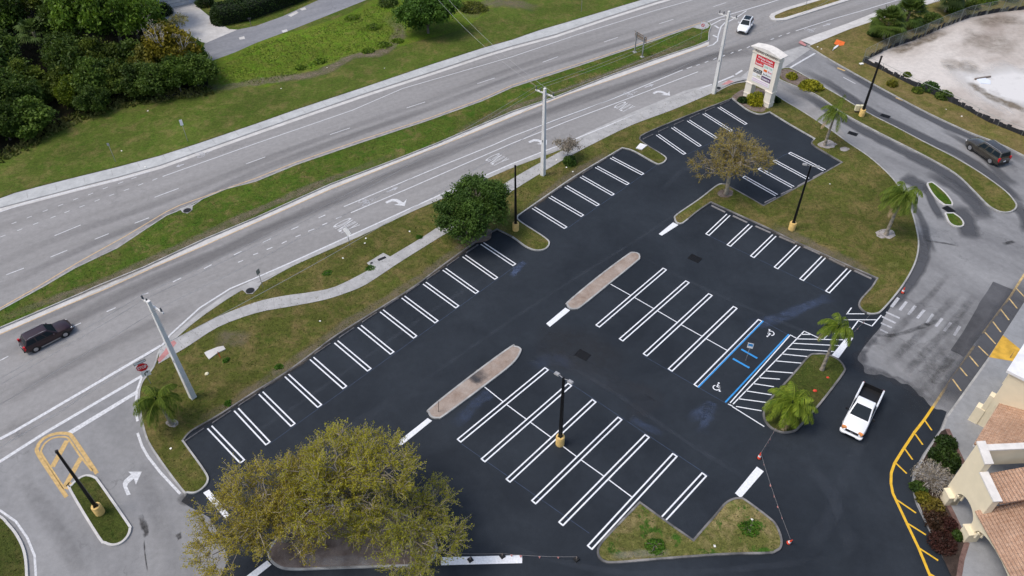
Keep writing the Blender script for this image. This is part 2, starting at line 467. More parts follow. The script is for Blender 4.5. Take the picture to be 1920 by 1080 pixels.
# ---------------------------------------------------------------- light, sky, camera
w = bpy.data.worlds.new('World'); S.world = w; w.use_nodes = True
nt = w.node_tree; bg = nt.nodes['Background']
sky = nt.nodes.new('ShaderNodeTexSky'); sky.sky_type = 'NISHITA'; sky.sun_disc = False
SUN_EL, SUN_AZ = R(60), R(-102)
sky.sun_elevation = SUN_EL; sky.sun_rotation = SUN_AZ; sky.air_density = 1.0; sky.dust_density = 3.0; sky.ozone_density = 1.0
nt.links.new(sky.outputs[0], bg.inputs[0]); bg.inputs[1].default_value = .11
sl = bpy.data.lights.new('sun', 'SUN'); sl.energy = 1.1; sl.angle = R(22); sl.color = (1, .965, .92)
so = bpy.data.objects.new('sun', sl); COL.objects.link(so)
sd = Vector((math.sin(SUN_AZ) * math.cos(SUN_EL), math.cos(SUN_AZ) * math.cos(SUN_EL), math.sin(SUN_EL)))
so.rotation_euler = sd.to_track_quat('Z', 'Y').to_euler(); so.location = (0, 60, 90)
cam = bpy.data.cameras.new('camera'); co = bpy.data.objects.new('camera', cam); COL.objects.link(co)
cam.sensor_width = 36; cam.lens = FPX / 1920 * 36; cam.clip_end = 3000; cam.clip_start = .5
M = Matrix.Identity(4)
for i in range(3): M[i][0], M[i][1], M[i][2] = RT[i], UP[i], -FWD[i]
M[2][3] = CAM_H
co.matrix_world = M; S.camera = co
S.view_settings.view_transform = 'Standard'; S.view_settings.look = 'None'
S.view_settings.exposure = 0.66; S.view_settings.gamma = 1
S.render.resolution_x, S.render.resolution_y = 1024, 576
# ---------------------------------------------------------------- the setting: ground, roads, kerbs
g = MB().poly([(-700, -300), (700, -300), (700, 1400), (-700, 1400)], -.06); struct(g.build('ground', 'grass_dry'))

FAR_OUT = [(-300, 438), (-60, 386), (0, 372.5), (27.5, 362.5), (90, 346), (150, 331), (219, 314), (300, 292.5), (370, 270), (480, 232.5), (555, 206), (687, 162.5), (805, 122.5), (910, 89), (960, 75), (1010, 57.5), (1100, 31), (1200, 1), (1300, -28), (1500, -85), (1900, -190)]
FAR_IN = [(-300, 456), (-60, 404), (0, 389.5), (150, 350), (225, 331), (300, 310), (370, 285), (480, 246), (590, 207.5), (692, 172.5), (805, 136), (910, 101), (960, 86), (1042, 64), (1135, 32.5), (1230, 2), (1330, -26), (1520, -80), (1900, -182)]
fo, fi = W(FAR_OUT), W(FAR_IN)
# one carriageway sheet under everything paved
road = [(q.x, q.y) for q in fi] + [(q.x, q.y) for q in W([(2500, -100), (2700, 500), (2300, 1300), (960, 1700), (-300, 1400), (-700, 800)])]
struct(MB().poly(road, 0).build('road', 'road_asphalt'))
# far footpath: path, kerb face, gutter
mb = MB(); n = len(fo)
top = [(p.x, p.y) for p in fo] + [(p.x, p.y) for p in fi[::-1]]
mb.prism(top, -.05, .045); struct(mb.build('footpath', 'light_concrete'))
mb = MB(); mb.strip([(p.x, p.y) for p in W([(x + 1, y + 4) for x, y in FAR_IN])], .62, .004); struct(mb.build('gutter', 'pale_concrete'))
# joints of the far footpath
mb = MB()
def along(pts, step):
    P = [Vector((p[0], p[1], 0)) for p in pts]; acc = 0; out = []
    for a, b in zip(P[:-1], P[1:]):
        L = (b - a).length; d = (b - a) / max(L, 1e-6)
        while acc < L: out.append((a + d * acc, d)); acc += step
        acc -= L
    return out
mid = [(a + b) / 2 for a, b in zip(fo, fi)]
for p, d in along(mid, 3.1):
    nn = Vector((-d.y, d.x, 0)) * .62
    mb.strip([(p + nn)[:2], (p - nn)[:2]], .035, .049)
struct(mb.build('footpath_joints', 'stop_concrete'))
# grass north of the road
nv = [(p.x, p.y) for p in fo] + [(500, 500), (-500, 500)]
struct(MB().poly(nv, .11).build('grass', 'grass'))
north_poly = [(p.x, p.y) for p in fo] + [(p.x, p.y) for p in W([(1120, -35), (700, -5), (560, 60), (385, 125), (385, 190), (215, 215), (60, 290), (-60, 330)])]
GRASS_AREAS.append((north_poly, .11, .8))
# rough strip with taller weeds, dry band, wood floor
sheet('weeds', spline([(380, 128), (470, 80), (560, 58), (650, 28), (730, -15), (790, -25), (900, -28), (930, -5), (905, 30), (860, 58), (800, 74), (740, 90), (690, 98), (620, 122), (560, 142), (500, 165), (440, 160), (400, 165)], 4, True), .116, 'weeds')
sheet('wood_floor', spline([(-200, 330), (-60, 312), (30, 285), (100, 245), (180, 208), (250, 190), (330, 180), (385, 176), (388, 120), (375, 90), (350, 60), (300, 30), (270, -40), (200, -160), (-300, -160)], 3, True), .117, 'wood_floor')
# side street and private drive at the top
street = [(378, 105), (382, 121), (440, 100), (480, 82), (550, 56), (640, 20), (690, 0), (800, -42), (800, -75), (640, -14), (600, 0), (530, 32), (480, 50), (440, 58), (420, 66), (385, 80)]
sheet('side_street', street, .121, 'street_asphalt')
sheet('private_drive', [(296, 24), (300, 20), (362, 4), (366, 10), (398, 36), (430, 56), (446, 57), (424, 66), (387, 82), (378, 80), (355, 66), (330, 50)], .125, 'pale_concrete')
mb = MB()
for q in ([(540, 30), (556, 22), (560, 25), (546, 33)], [(562, 18), (572, 15), (575, 19), (566, 21)], [(528, 59), (538, 56), (540, 60), (531, 63)], [(448, 72), (458, 69), (460, 74), (450, 76)]): mb.poly(W(q), .1255)
struct(mb.build('street_patches', 'pale_concrete'))

# ---- central reservation (long) and its neighbour
MED_TOP = [(-300, 712), (-60, 613), (0, 583), (82, 538), (140, 504), (220, 466), (262, 438), (312, 405), (330, 398), (382, 373), (425, 355), (480, 341), (555, 310), (672, 270), (805, 226), (902, 191), (960, 165), (1080, 126), (1185, 91), (1235, 74), (1292, 54), (1322, 44)]
MED_BOT = [(1331, 43), (1334, 50), (1330, 62), (1329, 77), (1305, 87), (1232, 111), (1135, 146), (1042, 183), (960, 211), (820, 270), (752, 297), (620, 347), (480, 410), (382, 451), (270, 503), (177, 541), (160, 549), (0, 617), (-60, 650), (-300, 760)]
med = MED_TOP + MED_BOT
island('grass', med, 'grass_median', 'kerb_concrete', 0, .14, .14, 1.0)
# broad concrete gutter on the south side, narrow one on the north
SB = [(-300, 782), (0, 627), (105, 581), (202, 540.5), (287, 502), (380, 462), (480, 417.5), (620, 355), (730, 311), (845, 266), (960, 219), (1060, 179), (1160, 145), (1260, 109), (1329, 84)]
mb = MB(); a = [(p.x, p.y) for p in W([p for p in MED_BOT[3:]])]; b = [(p.x, p.y) for p in W(SB)]
mb.poly(a + b, .005); struct(mb.build('gutter', 'pale_concrete'))
mb = MB(); mb.strip([(p.x, p.y) for p in W([(x, y - 4) for x, y in MED_TOP[:-1]])], .5, .005); struct(mb.build('gutter', 'stop_concrete'))
# concrete pad with a manhole in the reservation
sheet('manhole_pad', [(337, 393), (346, 390), (366, 384), (378, 375), (384, 373), (362, 388), (361, 396), (352, 402), (343, 400)], .135, 'concrete')
sheet('manhole_pad', [(1310, 47), (1326, 44), (1331, 49), (1327, 54), (1318, 57), (1303, 54), (1296, 52)], .135, 'concrete')
N2 = [(1442, 32), (1446, 27), (1470, 17), (1530, -1), (1620, -26), (1640, -22), (1600, -1), (1530, 21), (1474, 38.5), (1455, 40), (1446, 38)]
island('grass', N2, 'grass_dry', 'pale_concrete', 0, .75, .14, .6)

# ---- the verge that wraps round the car park
LOT_W = [(345, 827, 1), (362, 809), (412, 780), (480, 736), (535, 702), (590, 662), (630, 632), (705, 585), (775, 541), (830, 500), (905, 447), (932, 432, 1), (960, 446), (985, 464), (1004, 471), (1022, 469), (1031, 458), (1022, 446), (975, 415), (972, 406, 1), (1035, 362), (1090, 325), (1167, 279, 1), (1188, 285), (1227, 307), (1238, 309), (1248, 303), (1247, 294), (1212, 272), (1200, 262, 1), (1210, 252), (1285, 220), (1360, 191), (1372, 186, 1), (1400, 207), (1424, 216), (1443, 212, 1), (1484, 237), (1526, 261, 1), (1521, 271), (1545, 287), (1577, 305.5, 1), (1540, 327), (1490, 354), (1431, 386, 1), (1405, 371), (1380, 357), (1360, 346, 1), (1344, 348), (1310, 374), (1268, 403), (1264, 411), (1268, 419), (1277, 421), (1286, 416), (1308, 398), (1333, 381, 1), (1385, 405), (1440, 430), (1490, 455), (1540, 477), (1590, 500), (1643, 523, 1), (1632, 540), (1611, 564), (1611, 578), (1625, 589), (1643, 590), (1657, 581), (1691, 540)]
LOT_E = [(1715, 498), (1723, 462), (1719, 430), (1708, 392), (1690, 357), (1667, 328), (1630, 295), (1590, 268), (1560, 246), (1510, 213), (1465, 186), (1440, 168), (1408, 155), (1372, 159), (1336, 177, 1), (1335, 162, 1)]
ROAD_S = [(1285, 177), (1195, 214), (1110, 252), (1055, 279), (960, 315), (880, 350), (840, 368), (770, 398), (675, 443), (555, 496), (495, 528), (450, 546), (375, 596), (325, 638), (300, 656), (287, 690), (265, 720), (260, 755), (270, 810), (287, 847), (340, 920), (352, 926), (367, 926), (382, 917), (392, 902), (386, 884)]
verge = spline(LOT_W + LOT_E + ROAD_S, 4, True)
mb = MB()
vw = W(verge); inner = offset(vw, .15); n = len(vw)
vs = [(q[0], q[1], -.02) for q in vw] + [(q[0], q[1], .14) for q in vw] + [(q[0], q[1], .14) for q in inner] + [(q[0], q[1], .10) for q in inner]
nl = 4 * len(LOT_W)
for i in range(n):
    j = (i + 1) % n
    mb.add([vs[i], vs[j], vs[n + j], vs[n + i], vs[2 * n + j], vs[2 * n + i], vs[3 * n + j], vs[3 * n + i]], [(0, 1, 2, 3), (3, 2, 4, 5), (5, 4, 6, 7)], 1 if i < 48 or 108 < i < 132 or 152 < i < 190 or 216 < i < 264 else 0)
struct(mb.build('kerb', ['kerb_concrete', 'lot_kerb']))
struct(MB().poly(inner, .11).build('grass', 'grass_verge')); GRASS_AREAS.append((inner, .11, 1.0))
# footpath across the verge
PU = [(1385, 146), (1335, 162), (1285, 177), (1195, 214), (1110, 252), (1085, 268), (1052, 285), (960, 337), (900, 378), (837, 417), (790, 448), (730, 484), (697, 505), (630, 539), (580, 550), (530, 557), (475, 570), (400, 600), (325, 640), (300, 657)]
PL = [(1400, 150), (1370, 158), (1335, 176), (1260, 208), (1185, 236), (1115, 270), (1055, 302), (960, 360), (905, 398), (844, 435), (800, 462), (740, 500), (687, 535), (650, 551), (605, 565), (542, 577), (480, 589), (410, 615), (355, 650), (298, 684)]
pu, pl = W(spline(PU, 3)), W(spline(PL, 3))
pts = [(p.x, p.y) for p in pu] + [(p.x, p.y) for p in pl[::-1]]
struct(MB().poly(pts, .146).build('footpath', 'concrete'))
mb = MB()
for a in along([(p + q) / 2 for p, q in zip(pu, pl)], 1.55):
    p, d = a; nn = Vector((-d.y, d.x, 0)) * .72
    mb.strip([(p + nn)[:2], (p - nn)[:2]], .03, .150)
struct(mb.build('footpath_joints', 'stop_concrete'))
mb = MB(); mb.poly(W([(300, 682), (296, 676), (309, 660), (318, 645), (327, 640), (332, 645), (318, 664)]), .151); mb.poly(W([(1352, 161), (1366, 152), (1376, 154), (1364, 160)]), .151)
mb.poly(W([(1497, 82), (1501, 77), (1512, 86), (1509, 88)]), .151)
struct(mb.build('tactile_paving', 'brick_red'))
sheet('utility_pad', [(688, 495), (719, 476), (732, 483), (718, 492), (699, 506)], .152, 'concrete')
sheet('manhole_pad', [(449, 542), (462, 535), (492, 531), (484, 543), (474, 553), (463, 553), (458, 548)], .152, 'concrete')
struct(MB().strip([(p.x, p.y) for p in W([(302, 652), (325, 632), (375, 590), (432, 550), (480, 527), (555, 492), (675, 438), (770, 393), (840, 363), (960, 310), (1055, 274), (1110, 247), (1195, 209), (1285, 172), (1335, 159)])], .55, .006).build('gutter', 'concrete'))
# mulch and gravel beds
sheet('mulch', spline([(1373, 186), (1380, 176), (1396, 168), (1420, 166), (1448, 178), (1452, 190), (1440, 200), (1428, 212), (1402, 205)], 3, True), .116, 'mulch')
def bed(c, rx, ry, mat, z=.118, seed=0):
    rnd = random.Random(seed); return sheet('tree_bed', [(c[0] + rx * math.cos(t) * rnd.uniform(.85, 1.12), c[1] + ry * math.sin(t) * rnd.uniform(.85, 1.12)) for t in [k * math.pi / 8 for k in range(16)]], z, mat, 2)
bed((1660, 440), 19, 9.5, 'gravel', seed=1); bed((1551, 272), 17, 8, 'gravel', seed=2); bed((1360, 364), 15, 8, 'mulch', seed=3); bed((324, 795), 12, 8, 'gravel', seed=4)
bed((885, 440), 36, 18, 'mulch', seed=5); bed((1583, 281), 9, 4, 'gravel', seed=6); bed((1674, 498), 11, 6, 'grass_mixed', seed=7)
# bare sandy rim along the west row of bays, a worn trail of bare soil
film([(362, 803), (412, 773), (480, 729), (560, 676), (640, 616), (710, 574), (780, 528), (830, 493), (880, 456), (915, 436)], 1.5, 'brown_film', .121, .55, 'bare_soil', seed=3)
film([(985, 398), (1035, 356), (1090, 319), (1150, 283)], 1.5, 'brown_film', .121, .6, 'bare_soil', seed=4)
film([(1440, 424), (1500, 452), (1560, 480), (1640, 517)], 2.0, 'brown_film', .121, .7, 'bare_soil', seed=5)
film([(-20, 610), (80, 570), (170, 540), (250, 505), (330, 468), (400, 435), (520, 380), (640, 330), (760, 285)], 1.6, 'brown_film', .118, .7, 'bare_soil', seed=6)
film([(840, 255), (930, 216), (1000, 190), (1090, 158), (1180, 125), (1260, 95), (1320, 70)], 1.5, 'brown_film', .118, .7, 'bare_soil', seed=7)
film([(390, 172), (450, 160), (520, 150), (600, 138), (660, 108), (720, 98), (750, 60), (720, 30)], 2.6, 'brown_film', .120, .8, 'bare_soil', seed=8)
film([(880, 40), (905, 10), (960, 8), (1010, 18)], 4.0, 'brown_film', .120, .6, 'bare_soil', seed=9)
film([(280, 192), (330, 178), (420, 160)], 2.5, 'brown_film', .121, .6, 'bare_soil', seed=10)
film([(400, 640), (440, 636), (470, 640)], 2.5, 'brown_film', .121, .5, 'bare_soil', seed=11)

# ---- car park surface
LOTP = [(p[0], p[1]) for p in LOT_W]
lot = [(x, y) for x, y in spline(LOT_W, 4)] + spline([(1672, 572), (1657, 596), (1651, 613), (1634, 633), (1617, 655), (1608, 673), (1619, 686), (1622, 699), (1640, 703), (1652, 702), (1665, 708), (1677, 710), (1690, 719), (1703, 721), (1715, 731), (1724, 742), (1732, 746), (1743, 760), (1755, 767), (1765, 768), (1775, 772)], 5) + [(1772, 781), (1762, 806), (1730, 852), (1712, 885), (1708, 910), (1717, 945), (1735, 982), (1790, 1090), (1900, 1300), (900, 1500), (380, 1350), (400, 1130), (412, 1085), (428, 1050), (415, 1010), (392, 970), (355, 950), (340, 940), (352, 925), (392, 903)]
struct(MB().poly(W(lot), .006).build('car_park', 'new_asphalt'))
# east drive and its wear
edr = [(1484, 108), (1500, 84), (1560, 60), (2100, 100), (2200, 700), (1880, 1300), (1740, 1200), (1690, 1000), (1600, 600), (1690, 400), (1560, 220), (1440, 140), (1452, 128)]
struct(MB().poly(W(edr), .003).build('drive', 'drive_asphalt'))
wdr = [(-300, 1060), (-20, 878), (88, 812), (264, 706), (259, 755), (270, 815), (300, 870), (350, 928), (420, 960), (470, 1150), (400, 1400), (-300, 1400)]
struct(MB().poly(W(wdr), .003).build('drive', 'west_asphalt'))
sheet('asphalt_patch', [(1862, 528), (1899, 543), (1905, 545), (1890, 565), (1807, 670), (1798, 664), (1782, 657), (1806, 622), (1832, 577), (1836, 568), (1852, 545)], .007, 'patch_asphalt', 0)
sheet('concrete_apron', [(1380, 152), (1400, 150), (1450, 140), (1480, 120), (1520, 92), (1503, 86), (1460, 100), (1420, 118)], .008, 'concrete', 0)
for i, (p, wd, st) in enumerate([
    ([(1545, 110), (1615, 152), (1680, 187), (1740, 220), (1815, 255), (1865, 275), (1930, 308)], 1.7, .9),
    ([(1462, 160), (1527, 188), (1575, 220), (1627, 250), (1690, 282), (1735, 305), (1790, 335), (1840, 375), (1865, 400)], 2.2, .85),
    ([(1500, 128), (1560, 160), (1625, 205), (1680, 232), (1740, 262), (1800, 290), (1850, 325), (1895, 365), (1915, 395)], 2.0, .9),
    ([(1690, 330), (1720, 345), (1745, 360)], 2.6, .9), ([(1735, 322), (1790, 350), (1830, 385), (1852, 415)], 2.4, .75),
    ([(1788, 385), (1808, 405), (1815, 430), (1822, 450)], 2.6, .8), ([(1700, 365), (1728, 410), (1740, 450), (1750, 475)], 1.0, .6),
    ([(1725, 430), (1733, 470), (1722, 505), (1690, 550), (1668, 580)], 1.5, .9), ([(1735, 345), (1748, 380), (1768, 415)], 1.2, .9),
    ([(1900, 380), (1925, 410), (1930, 440)], 2.0, .7), ([(1760, 240), (1830, 280), (1880, 330), (1910, 350)], 1.5, .5)]):
    film(p, wd, 'seal_film', .0085 + .0004 * i, st, 'seal_stain', seed=i + 20, ragged=.12)
for i, (p, wd, st) in enumerate([([(1648, 640), (1700, 660), (1760, 680), (1800, 700)], 5, .15), ([(1640, 630), (1680, 628), (1730, 612), (1760, 600)], .5, .5),
    ([(1735, 451), (1770, 456), (1800, 462)], .35, .5), ([(1880, 458), (1893, 455), (1902, 452)], .5, .7)]):
    film(p, wd, 'oil_film', .0125 + .0004 * i, st, 'oil_stain', seed=i + 50)
film([(1842, 556), (1810, 610), (1770, 672), (1735, 730), (1700, 790)], 3.0, 'oil_film', .014, .25, 'oil_stain', seed=61)
film([(1935, 525), (1898, 578), (1862, 628), (1828, 678), (1795, 725), (1768, 766)], 2.6, 'seal_film', .0138, .95, 'seal_stain', seed=62, ragged=.1)
for i, (p, wd, st) in enumerate([([(420, 850), (600, 730), (800, 590), (985, 470)], .5, .22), ([(760, 740), (900, 640), (1050, 540), (1240, 420), (1330, 350)], .45, .2), ([(1010, 650), (1150, 735), (1290, 830), (1420, 910)], .5, .22), ([(1180, 470), (1330, 545), (1480, 610), (1560, 640)], .5, .18), ([(900, 1000), (1000, 1040), (1180, 1075), (1400, 1065), (1600, 1040)], .6, .2), ([(1500, 850), (1560, 930), (1600, 1040)], 1.2, .16), ([(1640, 760), (1600, 860), (1560, 960), (1500, 1060)], 1.4, .15), ([(1240, 360), (1280, 320), (1330, 310)], 1.0, .2), ([(560, 860), (660, 800), (760, 730)], 1.2, .16)]):
    film(p, wd, 'pale_dust', .0118 + .0002 * i, st, 'tyre_scuff', seed=i + 150)
film([(1662, 600), (1640, 630), (1618, 660), (1611, 680), (1622, 697), (1650, 703), (1690, 718), (1720, 735), (1760, 767)], 1.3, 'dark_film', .0149, .75, 'seal_stain', seed=63, ragged=.5)
for i, p in enumerate(([(1660, 690), (1710, 640), (1760, 590), (1800, 545)], [(1690, 712), (1740, 655), (1790, 600), (1830, 550)], [(1730, 735), (1770, 690), (1800, 655)], [(1640, 660), (1690, 610), (1740, 560), (1780, 510)])):
    film(p, .9, 'oil_film', .0152 + .0002 * i, .28, 'tyre_track', seed=i + 64)
# west drive: oil spill, crack, dark lane
film([(262, 965), (270, 985), (275, 1000), (268, 1006)], .5, 'oil_film', .0085, .85, 'oil_stain', seed=71)
film([(270, 1012), (272, 1040), (277, 1072)], .12, 'oil_film', .0088, .8, 'oil_stain', seed=72)
film([(335, 930), (350, 940), (368, 935)], .9, 'oil_film', .0092, .5, 'oil_stain', seed=73)
film([(333, 1000), (338, 1012)], .5, 'oil_film', .0096, .8, 'oil_stain', seed=74)
film([(30, 880), (80, 950), (130, 1030), (160, 1090)], 1.5, 'oil_film', .0089, .14, 'oil_stain', seed=75)
film([(250, 870), (290, 950), (310, 1040)], 2.0, 'oil_film', .0091, .12, 'oil_stain', seed=76)
# traffic lanes polished dark on the two carriageways
for i, (p, wd, st) in enumerate([
    ([(-60, 690), (80, 628), (240, 548), (400, 478), (560, 405), (720, 335), (880, 268), (1040, 206), (1200, 150), (1340, 105), (1480, 60), (1640, 5)], 2.4, .55),
    ([(-60, 570), (60, 510), (200, 445), (330, 395), (480, 322), (640, 262), (800, 205), (960, 145), (1120, 95), (1300, 40), (1440, 0)], 1.6, .38),
    ([(-60, 520), (100, 450), (300, 380), (470, 310), (640, 245), (800, 190), (960, 130), (1120, 78), (1300, 22)], 1.6, .28),
    ([(-20, 640), (100, 590), (250, 520), (420, 450)], 1.2, .3),
    ([(0, 760), (120, 690), (260, 620), (360, 570)], 1.6, .35), ([(1330, 110), (1400, 100), (1470, 90), (1540, 60)], 2.5, .4)]):
    film(p, wd, 'tyre_film', .006 + .0003 * i, st, 'tyre_track', seed=i + 80, ragged=.1)
film([(-10, 838), (110, 775), (215, 690), (300, 655)], .3, 'pale_film', .0105, .5, 'paving_joint', seed=91)
film([(70, 870), (40, 800), (10, 830)], 2.0, 'oil_film', .0108, .1, 'oil_stain', seed=92)
# overspray and chalk dust on the fresh asphalt
for i, (p, wd, st) in enumerate([([(1395, 610), (1450, 600), (1510, 575), (1560, 555)], 1.4, .5), ([(1290, 790), (1318, 770), (1335, 757), (1322, 790), (1318, 815)], 1.2, .42),
    ([(958, 520), (972, 502), (985, 490)], .9, .8), ([(850, 800), (880, 770), (905, 745), (930, 735)], 1.3, .45), ([(1180, 785), (1210, 800), (1245, 815)], .9, .35), ([(995, 690), (1040, 672), (1080, 690)], 1.5, .25)]):
    film(p, wd, 'blue_film', .0105 + .0003 * i, st, 'paint_dust', seed=i + 100)
film([(1000, 660), (1080, 690), (1150, 720), (1230, 745), (1190, 765), (1165, 770)], 2.5, 'dark_film', .0125, .35, 'seal_stain', seed=111)
film([(1000, 640), (1080, 650), (1180, 690)], 5.0, 'oil_film', .0128, .3, 'seal_stain', seed=112)

# ---- kerbed islands inside and beside the car park
island('grass', [(1199, 941, 1), (1249, 977), (1299, 1012, 1), (1340, 965), (1357, 945), (1372, 936), (1385, 934), (1397, 937), (1440, 969), (1456, 985), (1466, 1010), (1465, 1028), (1455, 1036), (1440, 1040), (1360, 1042), (1235, 1051), (1155, 1057.5), (1132, 1055), (1121, 1045), (1119, 1034), (1122, 1024), (1136, 1006)], 'grass_mixed', 'lot_kerb')
island('grass', [(1515, 668), (1530, 664), (1550, 665), (1572, 675), (1584, 690), (1581, 703), (1540, 757), (1515, 785), (1500, 802), (1488, 811), (1465, 813), (1442, 802), (1430, 782), (1434, 760), (1440, 752), (1487, 700)], 'grass_dark', 'lot_kerb')
island('exposed_aggregate', [(1062, 572), (1066, 565), (1120, 520), (1175, 479), (1187, 474), (1198, 477), (1200, 485), (1194, 492), (1145, 532), (1092, 575), (1080, 581), (1068, 580)], 'exposed_stone', 'kerb_concrete', tuft=0, fill_drop=.01)
island('exposed_aggregate', [(803, 775), (807, 765), (880, 707), (955, 652), (966, 650), (975, 653), (977, 661), (960, 685), (905, 728), (835, 780), (822, 786), (809, 784)], 'exposed_stone', 'kerb_concrete', tuft=0, fill_drop=.01)
film([(882, 718), (895, 708), (912, 697)], 1.6, 'dark_film', .136, .8, 'seal_stain', seed=121)
island('mulch', [(503, 1046), (505, 1030), (540, 985), (600, 952), (680, 945), (760, 965), (808, 1000), (819, 1020), (820, 1036), (812, 1052), (792, 1062), (730, 1064.5), (630, 1067.5), (545, 1070), (517, 1062)], 'mulch', 'kerb_concrete', tuft=0, fill_drop=.01)
film([(560, 1056), (640, 1054), (720, 1053)], .9, 'pale_film', .14, .5, 'weathering', seed=122)
film([(1140, 1045), (1200, 1040), (1260, 1036)], .8, 'pale_film', .125, .22, 'weathering', seed=123)
island('grass', [(131, 922), (134, 910), (150, 896), (165, 891), (180, 895), (191, 907), (242, 980), (247, 992), (242, 1007), (229, 1020), (212, 1025), (197, 1021), (184, 1010)], 'grass_dark', 'pale_concrete', kw=.18)
island('grass', [(-60, 940), (0, 966), (18, 982), (36, 1005), (50, 1038), (54, 1085), (52, 1140), (30, 1240), (-120, 1240)], 'grass_dark', 'pale_concrete', kw=.18)
M1 = [(1458, 136), (1464, 130), (1474, 128), (1490, 132), (1540, 161), (1577, 182), (1625, 211), (1680, 239), (1737, 269), (1790, 296), (1840, 326), (1885, 359), (1903, 379), (1906, 390), (1895, 399), (1875, 399), (1852, 387), (1827, 362), (1790, 327), (1735, 295), (1680, 267), (1627, 240), (1575, 211), (1527, 178), (1462, 151)]
island('grass', M1, 'grass_verge', 'kerb_concrete')
sheet('mulch', spline([(1464, 134), (1474, 131), (1490, 135), (1535, 161), (1530, 175), (1505, 166), (1466, 149)], 3, True), .122, 'mulch')
island('grass', [(1737, 346), (1742, 343), (1750, 344), (1772, 362), (1785, 379), (1786, 387, 1), (1770, 386, 1), (1755, 374), (1744, 360)], 'grass_median', 'pale_concrete')
island('grass', [(1770, 400, 1), (1787, 400, 1), (1800, 409), (1807, 419), (1804, 426), (1791, 426), (1778, 418)], 'grass_median', 'pale_concrete')
# east verge, footpath, sand lot
ev = [(1515, 88, 1), (1550, 110), (1615, 147), (1677, 181), (1740, 214), (1815, 249), (1867, 269), (1925, 297), (2200, 440, 1), (2700, 380, 1), (2400, -120, 1), (1900, -40), (1765, 1), (1715, 16), (1640, 39), (1590, 56), (1522, 84)]
island('grass', ev, 'grass_dry', 'kerb_concrete', tuft=.8)
struct(MB().poly(W([(1500, 77), (1590, 45), (1635, 27), (1722, 1), (1900, -52), (1900, -42), (1765, 1), (1715, 17), (1640, 40), (1590, 57), (1521, 86)]), .15).build('footpath', 'pale_concrete'))
sand = [(1626, 113), (1665, 93), (1715, 75), (1765, 52), (1815, 33), (1865, 24), (1920, 19), (2100, 0), (2600, -60), (2700, 330), (2050, 325), (1920, 253), (1852, 226), (1802, 198), (1727, 166), (1690, 148)]
sheet('sand', sand, .13, 'sand', 0)
film([(1800, 168), (1850, 164), (1910, 166), (1990, 165), (2080, 160)], 15, 'white_sand_film', .1335, 1.0, 'white_sand', seed=141)
for i, (p, wd, st) in enumerate([([(1665, 103), (1700, 90), (1735, 75), (1775, 58)], 2.2, .8), ([(1800, 70), (1850, 80), (1910, 95)], 8, .4), ([(1760, 118), (1800, 125), (1840, 128)], 4, .4), ([(1820, 45), (1870, 40), (1925, 38)], 4, .5)]):
    film(p, wd, 'brown_film', .136 + i * .001, st, 'damp_sand', seed=i + 130)
film([(1815, 155), (1830, 165), (1860, 185), (1900, 200), (1930, 212)], 1.8, 'brown_film', .1415, .8, 'damp_sand', seed=140)

# pavement by the shops
pv = [(1980, 480), (1920, 567), (1852, 672), (1772, 783), (1764, 806), (1733, 851), (1714, 886), (1709, 910), (1718, 944), (1737, 981), (1790, 1088), (1850, 1210), (2300, 1500), (2500, 600)]
mb = MB(); P = W(pv); mb.prism([(p.x, p.y) for p in P], -.02, .15); struct(mb.build('pavement', 'grey_concrete'))
mb = MB()
for a, b in (((1845, 682), (1920, 710)), ((1808, 733), (1900, 764)), ((1850, 672), (1895, 670)), ((1880, 625), (1925, 640)), ((1790, 797), (1845, 792))): mb.strip([G(*a)[:2], G(*b)[:2]], .03, .154)
struct(mb.build('pavement_joints', 'stop_concrete'))
mb = MB(); mb.strip(offset(W(pv), .09)[2:12], .17, .1545); struct(mb.build('kerb', 'kerb_concrete'))
bedp = W([(1763, 811), (1772, 806), (1776, 806), (1791, 843), (1804, 870), (1775, 905), (1768, 930), (1785, 965), (1803, 1004), (1810, 1016), (1800, 1048), (1792, 1090), (1795, 1110), (1730, 968), (1717, 935), (1713, 910), (1717, 890), (1735, 855)])
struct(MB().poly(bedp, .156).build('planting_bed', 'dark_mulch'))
mb = MB(); mb.strip([G(*p)[:2] for p in ((1775, 806), (1792, 843), (1806, 872))], .35, .16); mb.strip([G(*p)[:2] for p in ((1767, 930), (1785, 965), (1803, 1004), (1812, 1018))], .35, .16); mb.strip([G(*p)[:2] for p in ((1812, 1018), (1802, 1050), (1794, 1100))], .35, .16)
struct(mb.build('brick_edging', 'pavers'))

